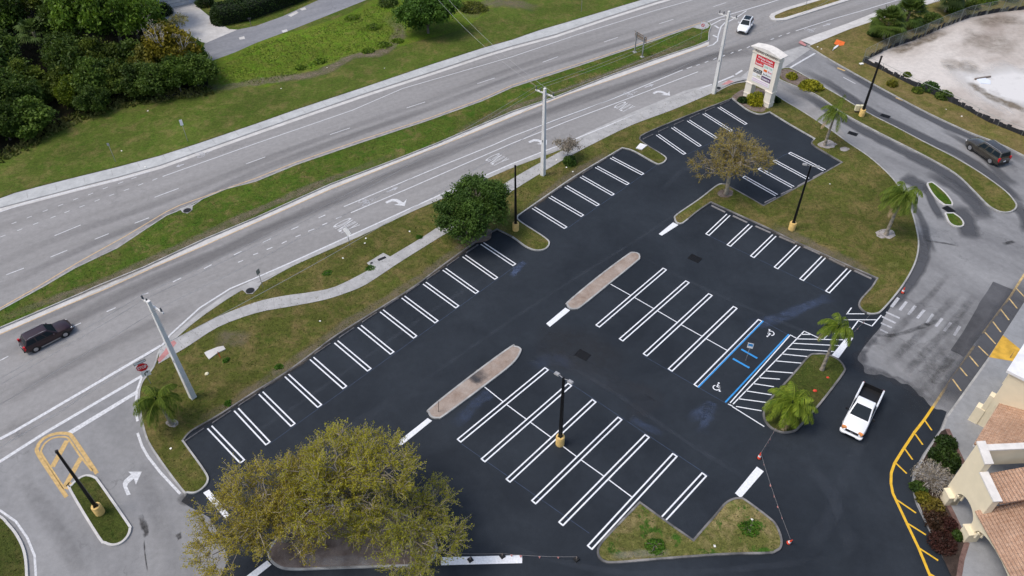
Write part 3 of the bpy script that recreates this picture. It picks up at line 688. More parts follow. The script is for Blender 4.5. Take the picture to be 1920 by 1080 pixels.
# ---------------------------------------------------------------- painted markings
def lines(mb, segs, w, z, mi=0):
    for s in segs: mb.strip([G(*p)[:2] for p in s], w, z, mi)
def slope(seq): return seq
ENDS = dict(
 L=([(455, 866), (503, 832), (550, 797.5), (600, 762), (647, 727), (693, 694), (736, 662.5), (779, 632.5), (819, 604), (858, 576), (895, 549), (931, 522.5), (965, 497)],
    [(393, 801), (443, 768), (489, 737), (537.5, 704), (584.5, 672), (630, 641), (674, 612), (715.5, 583), (756, 557), (796, 531), (833, 505), (870, 480), (904, 456.5)]),
 U=([(1061, 427.5), (1092.5, 405), (1122, 385), (1150, 365.5), (1178, 345.5), (1205.5, 327)], [(1000, 389.5), (1031, 369), (1061, 349.5), (1089.5, 331), (1118, 313), (1146, 295.5)]),
 T=([(1284, 289), (1313, 274), (1342.5, 259), (1372, 246), (1399, 233)], [(1232.5, 252.5), (1261, 239), (1290.5, 226), (1319.5, 213), (1348, 201)]),
 Q=([(1394, 331), (1423, 316), (1451, 301), (1480, 286.5)], [(1456, 366), (1487, 351), (1515, 335.5), (1546, 319.5)]),
 V=([(1326, 440.5), (1366, 461), (1410, 482), (1454.5, 503), (1502.5, 525), (1551, 548)], [(1366, 402.5), (1407.5, 422), (1452, 441.5), (1497, 461), (1544.5, 482), (1592, 505)]))
mb = MB(); LW = .125; GAP = .195
def hairpin(a, b, shut_a=True, shut_b=False):
    a, b = G(*a), G(*b); d = (b - a).normalized(); nn = Vector((-d.y, d.x, 0)) * GAP
    for s in (1, -1): mb.strip([(a + nn * s)[:2], (b + nn * s)[:2]], LW, .014)
    for p, on, k in ((a, shut_a, 1), (b, shut_b, -1)):
        if on: mb.strip([(p + nn * .72 + d * .05 * k)[:2], (p - nn * .72 + d * .05 * k)[:2]], LW, .014)
for k, (e, t) in ENDS.items():
    for a, b in zip(e, t): hairpin(a, b)
C1F = [(1025.5, 691), (1069, 720.5), (1114.5, 751), (1163, 784), (1214, 817), (1266, 852.5), (1321, 889)]
C1N = [(860, 827), (905, 864), (952, 902), (1000, 942.5), (1051, 983), (1105, 1027.5), (1245, 972)]
for i, (a, b) in enumerate(zip(C1F, C1N)): hairpin(a, b, True, i < 6)
C2F = [(1247, 504), (1289.5, 528), (1332.5, 552), (1379, 576), (1426, 600.5)]; C2N = [(1120, 612), (1164, 638), (1209, 666), (1256, 694.5), (1304.5, 724)]
for a, b in zip(C2F, C2N): hairpin(a, b, True, True)
def cross(F, Nn, first, last, skip=()):
    """the line down the middle of a double row, broken at each hairpin"""
    m = [(G(*a) + G(*b)) / 2 for a, b in zip(F, Nn)]
    P = [first] + m + ([last] if last else [])
    for i, (a, b) in enumerate(zip(P[:-1], P[1:])):
        if i in skip: continue
        d = (b - a).normalized(); s = 0 if (i == 0) else .25; e = 0 if (last and i == len(P) - 2) else .25
        mb.strip([(a + d * s)[:2], (b - d * e)[:2]], .09, .0142)
cross(C1F[:6], C1N[:6], G(904, 722), None, (3,))
a, b = (G(*C1F[2]) + G(*C1N[2])) / 2, (G(*C1F[3]) + G(*C1N[3])) / 2
mb.strip([(a + (b - a) * .35)[:2], (b - (b - a).normalized() * .25)[:2]], .09, .0142)
cross(C2F, C2N, G(1145, 533), None)
# accessible bay, hatched aisle, walkway
def zz(x, y): return (1380 + x / 4.5, 580 + y / 4.5)
def zy(x, y): return (1240 + x / 4.32, 430 + y / 4.32)
hl = [((545, 212), (625, 212)), ((515, 250), (905, 258)), ((480, 287), (870, 307)), ((435, 333), (830, 357)), ((385, 377), (612, 400)), ((330, 435), (555, 455)), ((245, 520), (485, 538)), ((190, 577), (370, 590)), ((145, 627), (320, 654)), ((80, 688), (300, 722)), ((20, 755), (262, 787)), ((0, 820), (215, 857)), ((-30, 822), (238, 990)), ((455, 215), (507, 243)), ((575, 185), (715, 250)), ((742, 250), (800, 182)), ((-25, 800), (575, 185)), ((-50, 790), (455, 220))]
lines(mb, [[zz(*a), zz(*b)] for a, b in hl], .10, .0146)
hl = [((1540, 635), (1500, 690)), ((1500, 685), (1645, 685)), ((1480, 733), (1745, 733)), ((1782, 695), (1705, 785)), ((1705, 785), (1595, 740)), ((1595, 740), (1510, 855)), ((1445, 790), (1530, 795)), ((1400, 845), (1510, 850))]
lines(mb, [[zy(*a), zy(*b)] for a, b in hl], .10, .0150)
lines(mb, [[(1365, 757.5), (1374, 762)]], .1, .0154)
for q in ([zy(1515, 855), zy(1555, 880), zy(1435, 1045), zy(1380, 1020)], [(1262, 417), (1272, 422), (1241, 442), (1235, 439)], [(1060, 577), (1069, 582), (1031, 613), (1024, 607)], [(802, 784), (810, 789), (752, 836), (744, 830)], [(1419, 875), (1432, 884), (1389, 934), (1378, 925)], [(381, 924), (392, 918), (431, 966), (422, 972)], [(501, 1051), (509, 1059), (470, 1090), (460, 1082)], [(827, 1045), (979, 1041), (979, 1056), (827, 1060)]): mb.poly(W(q), .0158)
struct(mb.build('parking_markings', 'white_paint'))
mb = MB()
lines(mb, [[(1431, 602), (1309, 726.5)], [(1479, 627), (1360, 754.5)]], .14, .0166)
lines(mb, [[(1390, 655), (1420, 672)], [(1374, 672.5), (1405, 690)]], .2, .0166)
struct(mb.build('parking_markings', 'blue_paint'))
mb = MB()
lines(mb, [[(506, 832), (965, 500)], [(1061, 430), (1245, 300)], [(865, 832), (1105, 1000)], [(1026, 690), (1330, 893)], [(1206, 667), (1366, 759)], [(1327, 441), (1560, 552)], [(1394, 330), (1482, 285)], [(1290, 289), (1400, 234)], [(1428, 601), (1482, 630)]], .035, .0125)
struct(mb.build('chalk_lines', 'chalk_blue'))

def wheelchair(mb, px, ux, uy, s, z):
    o = G(*px); a = (G(*ux) - o).normalized(); b = (G(*uy) - o).normalized()
    P = lambda x, y: (o + a * x * s + b * y * s)[:2]
    ring = [P(.36 * math.cos(t), .36 * math.sin(t)) for t in np.linspace(R(130), R(400), 18)]
    mb.strip(ring, .085 * s * 1.4, z)
    mb.strip([P(-.05, .62), P(0, .2), P(.32, .2), P(.5, -.3), P(.66, -.24)], .11 * s * 1.2, z)
    mb.strip([P(-.02, .42), P(.25, .42)], .09 * s, z)
    mb.poly([P(-.06 + .12 * math.cos(t), .78 + .12 * math.sin(t)) for t in np.linspace(0, 2 * math.pi, 10)[:-1]], z + .0004) if False else mb.strip([P(-.06, .70), P(-.06, .90)], .2 * s, z)
mb = MB()
wheelchair(mb, (1343, 727), (1352, 731), (1349, 718), .75, .0162)
wheelchair(mb, (1446, 625), (1440, 620), (1437, 631), .75, .0162)
struct(mb.build('parking_symbols', 'white_paint'))

# road lines: north carriageway
mb = MB()
lines(mb, [[(-60, 412), (0, 397.5), (60, 377), (150, 354), (280, 322)]], .16, .011)
lines(mb, [[(305, 331), (480, 269), (660, 207), (755, 166), (960, 106.5), (1080, 66), (1227, 20), (1305, -2), (1420, -34)]], .13, .011)
def dash(seq, w, z=.011, sc=4, ox=0, oy=0):
    for x0, y0, x1, y1 in seq: mb.strip([G(ox + x0 / sc, oy + y0 / sc)[:2], G(ox + x1 / sc, oy + y1 / sc)[:2]], w, z)
for c in [(1005, 255), (905, 290), (790, 330), (680, 375), (568, 413), (455, 458), (340, 500), (220, 548), (105, 592), (1162, 265), (1055, 303), (948, 343), (838, 382), (728, 423), (615, 467), (503, 508), (398, 548), (268, 597), (148, 643), (22, 690)]:
    dash([(c[0] - 19, c[1] + 8, c[0] + 19, c[1] - 7)], .1, .011, 4, 0, 270)
dash([(1160, 400, 1340, 333), (410, 688, 605, 608), (1845, 150, 1990, 97), (1010, 595, 1118, 553), (710, 715, 815, 673), (380, 848, 505, 797), (45, 982, 178, 932)], .12, .011, 4, 0, 270)
dash([(555, 1010, 705, 960), (1130, 810, 1268, 765), (1660, 628, 1790, 585)], .12, .011, 4, 480, 0)
dash([(230, 467, 345, 425), (690, 315, 795, 280), (1105, 178, 1210, 145), (1510, 50, 1605, 20)], .12, .011, 4, 960, 0)
lines(mb, [[(1327, 41), (1345, 34), (1440, 6), (1475, -5)], [(1333, 47), (1352, 37), (1360, 36)], [(1365, 41), (1385, 30), (1400, 20)], [(1326, 87), (1337, 84), (1345, 77), (1347, 65), (1352, 50), (1360, 42)]], .2, .0112)
lines(mb, [[(1337, 66), (1345, 70)], [(1340, 48), (1348, 53)]], .35, .0112)
# south carriageway
dash([(1755, 832, 1812, 805), (1530, 935, 1588, 905), (1297, 1035, 1358, 1005), (1785, 888, 1823, 873)], .13, .011, 4, 0, 270)
dash([(800, 178, 868, 148), (540, 292, 608, 262), (0, 545, 62, 512), (1070, 50, 1113, 37)], .13, .011, 4, 0, 540)
dash([(470, 555, 520, 532), (265, 642, 318, 620), (50, 738, 112, 710), (600, 560, 642, 545), (497, 608, 535, 592), (392, 655, 438, 637), (297, 697, 335, 682), (193, 747, 230, 728), (80, 793, 123, 775), (-20, 832, 15, 818)], .13, .011, 4, 480, 270)
lines(mb, [[(645, 387.5), (720, 356), (830, 310), (927, 271), (960, 256), (1060, 218), (1150, 185), (1280, 131)], [(658, 399), (760, 356), (870, 308), (960, 269), (1060, 229), (1180, 184), (1309, 134.5)]], .15, .011)
dash([(1310, 515, 1350, 500), (1382, 492, 1408, 483), (1447, 470, 1472, 458), (1510, 447, 1535, 435), (1575, 425, 1597, 413), (1640, 402, 1660, 392), (1697, 382, 1722, 370), (1762, 360, 1785, 347)], .15, .011, 4, 960, 0)
dash([(20, 298, 45, 288), (80, 275, 103, 265), (140, 255, 165, 245)], .15, .011, 4, 1440, 0)
lines(mb, [[(1492, 58), (1560, 36), (1620, 19), (1680, 1), (1800, -36)]], .16, .011)
lines(mb, [[(258, 790), (254, 765), (257, 732), (267, 704)], [(258, 812), (267, 838), (278, 857), (300, 885), (338, 926)], [(302, 650), (320, 627), (375, 577), (432, 541), (480, 521), (555, 488), (705, 420), (835, 361), (880, 342), (960, 307), (1065, 266), (1210, 207), (1335, 158)]], .2, .0114)
lines(mb, [[(0, 823), (25, 810), (302, 648)], [(-30, 882), (0, 865.5), (87, 810), (266, 705)]], .32, .0116)
mb.poly(W([(258, 731), (258, 738), (133, 815), (126, 810)]), .0118)
mb.poly(W([(1378, 139), (1390, 131), (1393, 133), (1380, 141)]), .0118)
lines(mb, [[(1462, 139), (1490, 122), (1528, 100)], [(1376, 142), (1340, 157)]], .3, .0118)
dash([(565, 580, 655, 628)], .12, .0122, 4, 1440, 0)
lines(mb, [[(-20, 983), (0, 957), (30, 979), (50, 1006), (64, 1040), (68, 1085)]], .14, .012) if False else lines(mb, [[(-20, 948), (0, 957), (30, 978), (51, 1008), (65, 1042), (68, 1090)]], .16, .012)
struct(mb.build('road_markings', 'road_white'))

# arrows and lettering on the carriageway
TURN = [(600 + x / 7.715, 340 + y / 7.715) for x, y in [(945, 300), (990, 276), (1040, 255), (1110, 256), (1155, 275), (1195, 305), (1213, 305), (1255, 255), (1225, 358), (1070, 340), (1137, 325), (1112, 303), (1090, 294), (1040, 290), (965, 322)]]
mb = MB(); t0 = W(TURN)
for c in ((722.5, 379), (990.5, 266), (1223.5, 174.5)):
    d = G(*c) - G(722.5, 379); mb.poly([(p + d)[:2] for p in t0], .0125)
mb.poly(W([(50 + x / 4.5, 800 + y / 4.5) for x, y in [(845, 580), (878, 572), (848, 505), (858, 478), (905, 440), (922, 490), (972, 380), (857, 380), (882, 402), (825, 452), (812, 480), (815, 505)]]), .0125)
def glyphs(text, bold=0.0):
    cu = bpy.data.curves.new('t', 'FONT'); cu.body = text; cu.size = 1; cu.resolution_u = 3; cu.offset = bold
    o = bpy.data.objects.new('t', cu); COL.objects.link(o); bpy.context.view_layer.update()
    me = o.evaluated_get(bpy.context.evaluated_depsgraph_get()).to_mesh()
    v = [p.co.copy() for p in me.vertices]; f = [tuple(p.vertices) for p in me.polygons]
    o.to_mesh_clear(); bpy.data.objects.remove(o); bpy.data.curves.remove(cu)
    x0, x1 = min(p.x for p in v), max(p.x for p in v); y0, y1 = min(p.y for p in v), max(p.y for p in v)
    return [((p.x - x0) / (x1 - x0), (p.y - y0) / (y1 - y0)) for p in v], f
ov, of = glyphs('ONLY')
A0, AX, AY = G(622, 424), G(641.5, 439.5) - G(622, 424), G(656, 407) - G(622, 424)
for c in ((622, 424), (907.5, 300), (1148.5, 201)):
    d = G(*c); mb.add([(d + AX * u * .98 + AY * v + Vector((0, 0, .0125))) for u, v in ov], of)
struct(mb.build('lane_arrows', 'white_paint' if False else 'road_white'))
mb = MB()
def bike(px, tip):
    o = G(*px); a = (G(*tip) - o).normalized(); b = Vector((a.y, -a.x, 0))
    P = lambda x, y: (o + b * x + a * y)[:2]
    for cx in (-.42, .42): mb.strip([P(cx + .27 * math.cos(t), .45 * math.sin(t)) for t in np.linspace(0, 2 * math.pi, 14)], .07, .0125)
    for s in ([(-.42, 0), (-.12, .55), (.3, .5), (.42, 0)], [(-.42, 0), (0, .02), (.3, .5)], [(-.12, .55), (0, .02)], [(-.15, .8), (.1, 1.2), (.3, .8)], [(.12, 1.3), (.12, 1.55)]): mb.strip([P(*p) for p in s], .08, .0129)
def straight(a, tip):
    o = G(*a); e = G(*tip); d = (e - o).normalized(); L = (e - o).length; n = Vector((-d.y, d.x, 0))
    mb.poly([(o + n * .1)[:2], (o + d * L * .62 + n * .1)[:2], (o + d * L * .55 + n * .34)[:2], e[:2], (o + d * L * .55 - n * .34)[:2], (o + d * L * .62 - n * .1)[:2], (o - n * .1)[:2]], .0127)
bike((683, 380), (705, 370)); straight((725, 360), (747, 351)); bike((1178, 177), (1196, 170)); straight((1209, 164), (1226, 158)); bike((1517, 57), (1535, 50)); straight((1543, 49), (1558, 44)); bike((375, 290), (392, 284)); straight((345, 308), (330, 313))
struct(mb.build('lane_symbols', 'faded_white'))
mb = MB()
lines(mb, [[(-60, 612), (0, 578), (67, 540), (150, 490), (235, 443), (312, 397), (337, 385), (382, 369), (480, 334), (555, 304), (672, 264), (805, 221), (902, 186), (960, 160), (1080, 121), (1185, 87), (1250, 64), (1322, 40)]], .14, .0116)
lines(mb, [SB], .13, .0116)
struct(mb.build('road_markings', 'line_yellow'))
# crossing bars
mb = MB()
def zc(x, y): return (1640 + x / 5.686, 510 + y / 5.686)
bars = [[(240, 268), (268, 285), (195, 380), (163, 368)], [(325, 310), (353, 322), (282, 415), (253, 403)], [(418, 355), (450, 368), (372, 462), (345, 450)], [(512, 398), (543, 412), (468, 500), (442, 488)], [(610, 442), (638, 458), (565, 552), (540, 540)], [(705, 487), (735, 500), (665, 587), (637, 577)], [(800, 530), (828, 545), (755, 637), (725, 625)], [(893, 570), (925, 585), (858, 683), (833, 672)], [(125, 422), (270, 485), (262, 500), (118, 437)], [(80, 468), (228, 538), (218, 552), (74, 484)], [(68, 535), (187, 588), (178, 601), (64, 552)], [(62, 605), (143, 645), (134, 657), (56, 622)], [(1125, 680), (1150, 690), (1075, 790), (1050, 780)]]
for q in bars: mb.poly(W([zc(*p) for p in q]), .0125)
mb.poly(W([zc(*p) for p in [(1215, 725), (1250, 740), (1175, 830), (1143, 815)]]), .0125)
struct(mb.build('crossing_bars', 'faded_white'))
mb = MB()
lines(mb, [[zc(1660, -60), zc(1580, 50), zc(1440, 270), zc(1250, 525), zc(1150, 660)], [zc(1060, 790), zc(900, 1030), zc(870, 1070), (1783, 712), (1750, 762)]], .2, .0135)
lines(mb, [[zc(a, b), zc(c, d)] for a, b, c, d in [(1505, 170, 1600, 270), (1435, 285, 1518, 388), (1345, 400, 1432, 513), (1260, 530, 1345, 642), (1175, 645, 1290, 768), (1105, 790, 1210, 892), (1010, 895, 1105, 1008), (910, 1020, 985, 1110)]] + [[(1786, 711), (1802, 733)], [(1712, 809), (1713, 809.5)]], .13, .0140)
struct(mb.build('kerb_markings', 'worn_yellow'))
mb = MB()
lines(mb, [[(1750, 762), (1733, 787), (1715, 810), (1695, 840), (1677, 869), (1671, 887), (1670.5, 907), (1674, 925), (1681, 940), (1701, 983), (1722, 1027), (1746, 1085), (1760, 1120)]], .2, .0145)
lines(mb, [[(1733, 787), (1747, 807)], [(1716, 814), (1730, 834)], [(1696, 841), (1711, 862)], [(1679, 868), (1700, 888)], [(1681, 937), (1717.5, 962)], [(1701, 981), (1736, 1003)], [(1722, 1027), (1759, 1051)], [(1745, 1077), (1770, 1092)]], .13, .0150)
struct(mb.build('kerb_markings', 'yellow_paint'))
sheet('ramp', [zc(*p) for p in [(1360, 685), (1550, 840), (1500, 970), (1210, 920)]], .157, 'ramp_yellow')
mb = MB()
OUTR = [(125, 932), (100, 895), (71, 850), (71, 837), (78, 826), (92, 817), (110, 812.5), (128, 813.5), (136, 820), (160, 855), (182, 888)]
INR = [(121, 917), (100, 885), (79, 852), (78, 843), (84, 832), (96, 823), (110, 819.5), (124, 820), (131, 826), (152, 857), (173, 883)]
lines(mb, [spline(OUTR, 4)], .3, .0125); lines(mb, [spline(INR, 4)], .16, .0125)
lines(mb, [[(126, 826), (98, 876)], [(152, 858), (122, 912)], [(134, 905), (124, 917)]], .42, .0130)
for x, y in ((1577, 130), (1687, 186), (1806, 242)):
    mb.strip([G(x - 7, y - 3)[:2], G(x + 7, y + 3)[:2]], .35, .0135)
struct(mb.build('gore_markings', 'faded_yellow'))
# ================================================================ THINGS
# ---------------------------------------------------------------- foliage
def leaf_mesh(name, cent, size, tint, mat, seed, parent=None, flat=.0, asp=.55):
    """one small rhombic leaf face per centre"""
    rs = np.random.RandomState(seed); n = len(cent)
    nrm = rs.normal(size=(n, 3)); nrm[:, 2] = np.abs(nrm[:, 2]) + flat
    nrm /= np.linalg.norm(nrm, axis=1)[:, None]
    a = np.cross(nrm, rs.normal(size=(n, 3))); a /= np.linalg.norm(a, axis=1)[:, None] + 1e-9
    b = np.cross(nrm, a)
    s = (size * rs.uniform(.6, 1.35, n))[:, None]
    v = np.stack([cent + a * s, cent + b * s * asp, cent - a * s, cent - b * s * asp], 1).reshape(-1, 3)
    return quads(name, v, np.repeat(tint, 4), mat, parent)

def quads(name, v, tint, mat, parent=None, k=4):
    n = len(v) // k
    me = bpy.data.meshes.new(name); me.vertices.add(n * k); me.loops.add(n * k); me.polygons.add(n)
    me.vertices.foreach_set('co', np.ascontiguousarray(v, dtype=np.float32).ravel())
    me.loops.foreach_set('vertex_index', np.arange(n * k, dtype=np.int32))
    me.polygons.foreach_set('loop_start', np.arange(0, n * k, k, dtype=np.int32))
    at = me.attributes.new('tint', 'FLOAT', 'POINT'); at.data.foreach_set('value', np.clip(tint, 0, 1).astype(np.float32))
    me.update(calc_edges=True)
    return link(name, me, mat, parent)

def limbs(mb, start, ends, rs, r0, mi=0, wob=.25, seg=5, npt=5):
    for e in ends:
        s = Vector(start); e = Vector(e); L = (e - s).length; pts = []; rad = []
        for k in range(npt):
            t = k / (npt - 1)
            p = s.lerp(e, t) + Vector((0, 0, 1)) * (L * .12 * math.sin(math.pi * t)) + Vector(rs.normal(0, wob * L * .12, 3)) * (1 if 0 < k < npt - 1 else 0)
            pts.append(p); rad.append(max(.012, r0 * (1 - .82 * t)))
        mb.tube(pts, rad, seg, mi, cap=False)

def make_tree(name, h, rx, ry, zc, rz, nclump, leaves, leaf, cr, lmat, bmat, tr, seed, twigs=0, shell=.55, nlimb=7, flat=.2, tintvar=.5, lobes=5, droop=0.0, spray=0):
    """returns an Empty with trunk (boughs and twigs in it) and crown"""
    rs = np.random.RandomState(seed)
    root = bpy.data.objects.new(name, None); COL.objects.link(root); root.empty_display_size = .3
    # lobed crown: bough ends, then leaf clumps around them
    lob = []
    for i in range(lobes):
        az = 2 * math.pi * (i + rs.uniform(-.3, .3)) / lobes; k = rs.uniform(.36, .80) if spray else rs.uniform(.45, .72)
        lob.append((math.cos(az) * rx * k, math.sin(az) * ry * k, zc + rz * rs.uniform(-.25, .45)))
    lob.append((rs.uniform(-.2, .2) * rx, rs.uniform(-.2, .2) * ry, zc + rz * .6))
    lob = np.array(lob); cl = []
    while len(cl) < nclump:
        L = lob[rs.randint(len(lob))]; d = rs.normal(size=3); d /= np.linalg.norm(d)
        if d[2] < -.55 and rs.rand() < .7: continue
        q = L + d * np.array([rx, ry, rz]) * (rs.uniform(shell, 1) ** .6) * .52
        if q[2] > .5: cl.append(q)
    cl = np.array(cl); SP = []
    mb = MB(); th = max(.8, zc - rz * .75)
    lean = rs.normal(0, .1, 2)
    mb.tube([(0, 0, -.1), (lean[0] * .4, lean[1] * .4, th * .5), (lean[0], lean[1], th)], [tr * 1.25, tr, tr * .85], 8)
    for q in lob: limbs(mb, (lean[0], lean[1], th), [tuple(q)], rs, tr * .62, npt=6, seg=6)
    for q in cl:
        j = np.argmin(((lob - q) ** 2).sum(1)); a = np.array([lean[0], lean[1], th]); s = a + (lob[j] - a) * rs.uniform(.55, .95)
        limbs(mb, tuple(s), [tuple(q)], rs, tr * .2, npt=4, seg=4, wob=.5)
        out_ = q - np.array([0, 0, zc - rz * .5]); out_ = out_ / (np.linalg.norm(out_) + 1e-6)
        for _ in range(twigs):
            d = rs.normal(size=3); d[2] = d[2] * .6 + .25; d = d / np.linalg.norm(d) + (out_ * .7 if spray else 0); e = q + d / np.linalg.norm(d) * cr * rs.uniform(.6, 1.15)
            if spray: SP.append((q, e))
            mb.tube([tuple(q), tuple((q + e) / 2 + rs.normal(0, .08, 3)), tuple(e)], [tr * .07, tr * .05, .012], 3, 0, False)
    mb.build('trunk', bmat, root, 60)
    if spray:
        A_ = np.array([s[0] for s in SP]); B_ = np.array([s[1] for s in SP]); m = len(SP)
        tt = rs.uniform(.15, 1.08, (m, spray, 1)); cent = (A_[:, None] + (B_ - A_)[:, None] * tt + rs.normal(0, .075, (m, spray, 3))).reshape(-1, 3)
        ct = np.repeat(rs.uniform(.5 - tintvar, .5 + tintvar, nclump), twigs); tint = np.repeat(ct, spray) * .55 + rs.uniform(0, 1, m * spray) * .45
        leaf_mesh('crown', cent, leaf, tint, lmat, seed + 1, root, flat); return root
    off = np.clip(rs.normal(0, .42, (nclump, leaves, 3)), -1.1, 1.1) * cr; off[..., 2] = off[..., 2] * .7 - droop * np.abs(rs.normal(size=(nclump, leaves)))
    cent = (cl[:, None, :] + off).reshape(-1, 3)
    ct = rs.uniform(.5 - tintvar, .5 + tintvar, nclump)
    tint = (np.repeat(ct, leaves) * .62 + rs.uniform(0, 1, nclump * leaves) * .38)
    leaf_mesh('crown', cent, leaf, tint, lmat, seed + 1, root, flat)
    return root

def put(root, label, cat, loc, rz=0, sc=1.0, group=None, color=None):
    root.location = loc; root.rotation_euler = (0, 0, rz)
    root.scale = (sc, sc, sc) if isinstance(sc, (int, float)) else sc
    tag(root, label, cat, group)
    if color:
        for c in root.children:
            if c.name.split('.')[0] in ('crown', 'foliage', 'frond'): c.color = (*color, 1)
    return root

def make_shrub(name, r, h, n, leaf, lmat, seed, sx=1.0, flat=.1, core=True, lump=.25, twig=None):
    rs = np.random.RandomState(seed)
    root = bpy.data.objects.new(name, None); COL.objects.link(root)
    d = rs.normal(size=(n, 3)); d[:, 2] = np.abs(d[:, 2]); d /= np.linalg.norm(d, axis=1)[:, None]
    lob = rs.normal(size=(7, 3)); lob[:, 2] = np.abs(lob[:, 2]); lob /= np.linalg.norm(lob, axis=1)[:, None]
    k = 1 - lump + lump * (d @ lob.T).max(1) ** 2
    rad = k * rs.uniform(.62, 1.03, n)
    c = d * rad[:, None] * np.array([r * sx, r, h]); c[:, 2] += .03
    tint = .35 + .4 * (k - k.mean()) / (k.std() + 1e-6) * .4 + rs.uniform(-.3, .5, n)
    leaf_mesh('foliage', c, leaf, tint, lmat, seed + 3, root, flat)
    mb = MB()
    for i in range(9 if twig is None else twig):
        q = c[rs.randint(n)] * .95; limbs(mb, (0, 0, -.05), [tuple(q)], rs, .05, npt=4, seg=4, wob=.4)
    mb.build('stem', 'bark' if twig is None else 'pale_bark', root)
    return root

def make_palm(name, h, L, nf, seed, lean=(0, 0), wind=(-.5, -.1), tr=.16, leaflets=26, drop=1.0, dead=2):
    """feather palm: ringed trunk and single arching fronds blown to one side"""
    rs = np.random.RandomState(seed)
    root = bpy.data.objects.new(name, None); COL.objects.link(root)
    mb = MB(); pts = []; rad = []
    for k in range(9):
        t = k / 8; pts.append((lean[0] * t * t, lean[1] * t * t, h * t - .05)); rad.append(tr * (1.35 - .55 * t + (.35 if k == 0 else 0)))
    mb.tube(pts, rad, 9); mb.build('trunk', 'palm_bark', root, 60)
    top = np.array([lean[0], lean[1], h])
    mb = MB(); mb.tube([tuple(top + (0, 0, -.1)), tuple(top + (0, 0, .45)), tuple(top + (-.05, 0, .85))], [tr * .85, tr * .7, .05], 7); mb.build('crownshaft', 'sabal_leaf', root, 60)
    wv = np.array([wind[0], wind[1], 0])
    for f in range(nf):
        az = 2 * math.pi * (f * .382 + rs.uniform(-.05, .05)); el = R(72 - 75 * (f / nf) + rs.uniform(-8, 8))
        Lf = L * rs.uniform(.85, 1.1)
        d = np.array([math.cos(az) * math.cos(el), math.sin(az) * math.cos(el), math.sin(el)]); p = top + (0, 0, .35); mid = [p.copy()]
        n = 12
        for k in range(n):
            t = (k + 1) / n
            d = d + np.array([0, 0, -.17 * drop * (.5 + t)]) + wv * .10 * (.4 + t); d /= np.linalg.norm(d)
            p = p + d * Lf / n; mid.append(p.copy())
        mid = np.array(mid); V = []; T = []
        for i in range(n):
            a, b = mid[i], mid[i + 1]; u = (b - a) / np.linalg.norm(b - a)
            s = np.cross(u, (0, 0, 1)); s = s / (np.linalg.norm(s) + 1e-6); wd = .035 * (1 - i / n) + .008
            V += [a + s * wd, a - s * wd, b - s * wd * .8, b + s * wd * .8]; T += [.75] * 4
        for k in range(leaflets):
            t = .12 + .88 * k / leaflets; i = min(n - 1, int(t * n)); a = mid[i] + (mid[i + 1] - mid[i]) * (t * n - i)
            u = mid[i + 1] - mid[i]; u /= np.linalg.norm(u); s = np.cross(u, (0, 0, 1)); s /= np.linalg.norm(s) + 1e-6
            ll = L * .27 * (math.sin(math.pi * min(1, t * .93 + .1)) ** .6) * rs.uniform(.8, 1.15)
            for sg in (1, -1):
                dr = s * sg * .75 + u * .55 + np.array([0, 0, -.55 * drop - .1 * rs.rand()]) + wv * .35 + rs.normal(0, .12, 3); dr /= np.linalg.norm(dr)
                w_ = u * .034
                m = a + dr * ll * .5 + np.array([0, 0, .03]); e = a + dr * ll + np.array([0, 0, -ll * .22])
                V += [a, m + w_, e, m - w_]; t0 = rs.uniform(.1, .9); T += [t0 * .8, t0, t0 + .15, t0]
        V = np.array(V)
        o = quads('frond', V, np.array(T), 'palm_leaf' if f < nf - dead else 'dead_frond', root)
    return root

def make_fan_palm(name, h, n, fr, seed, tr=.17):
    rs = np.random.RandomState(seed); root = bpy.data.objects.new(name, None); COL.objects.link(root)
    MB().tube([(0, 0, -.1), (.05, 0, h * .5), (.0, .05, h)], [tr * 1.2, tr, tr], 8).build('trunk', 'palm_bark', root, 60)
    V = []; T = []; top = np.array([0, .05, h])
    for i in range(n):
        az = rs.uniform(0, 2 * math.pi); el = R(rs.uniform(-35, 85)); d = np.array([math.cos(az) * math.cos(el), math.sin(az) * math.cos(el), math.sin(el)])
        ln = rs.uniform(.6, 1.0) * fr; a = top; b = top + d * ln + (0, 0, -.12 * ln); s = np.cross(d, (0, 0, 1)); s /= np.linalg.norm(s) + 1e-6; up = np.cross(s, d)
        V += [a + s * .02, a - s * .02, b - s * .015, b + s * .015]; T += [.7] * 4; t0 = rs.uniform(.1, .9)
        for k in range(11):
            th = R(-100 + 20 * k); q = d * math.cos(th) + s * math.sin(th); L = fr * .62 * (.75 + .25 * math.cos(th)) * rs.uniform(.85, 1.1)
            e = b + q * L + np.array([0, 0, -.30 * L]); m = b + q * L * .55 + up * .04; ws = np.cross(q, up) * .055 * fr
            V += [b, m + ws, e, m - ws]; tt = t0 * .7 + .2 * rs.rand(); T += [tt, tt, tt + .15, tt]
    quads('crown', np.array(V), np.array(T), 'sabal_leaf', root)
    return root

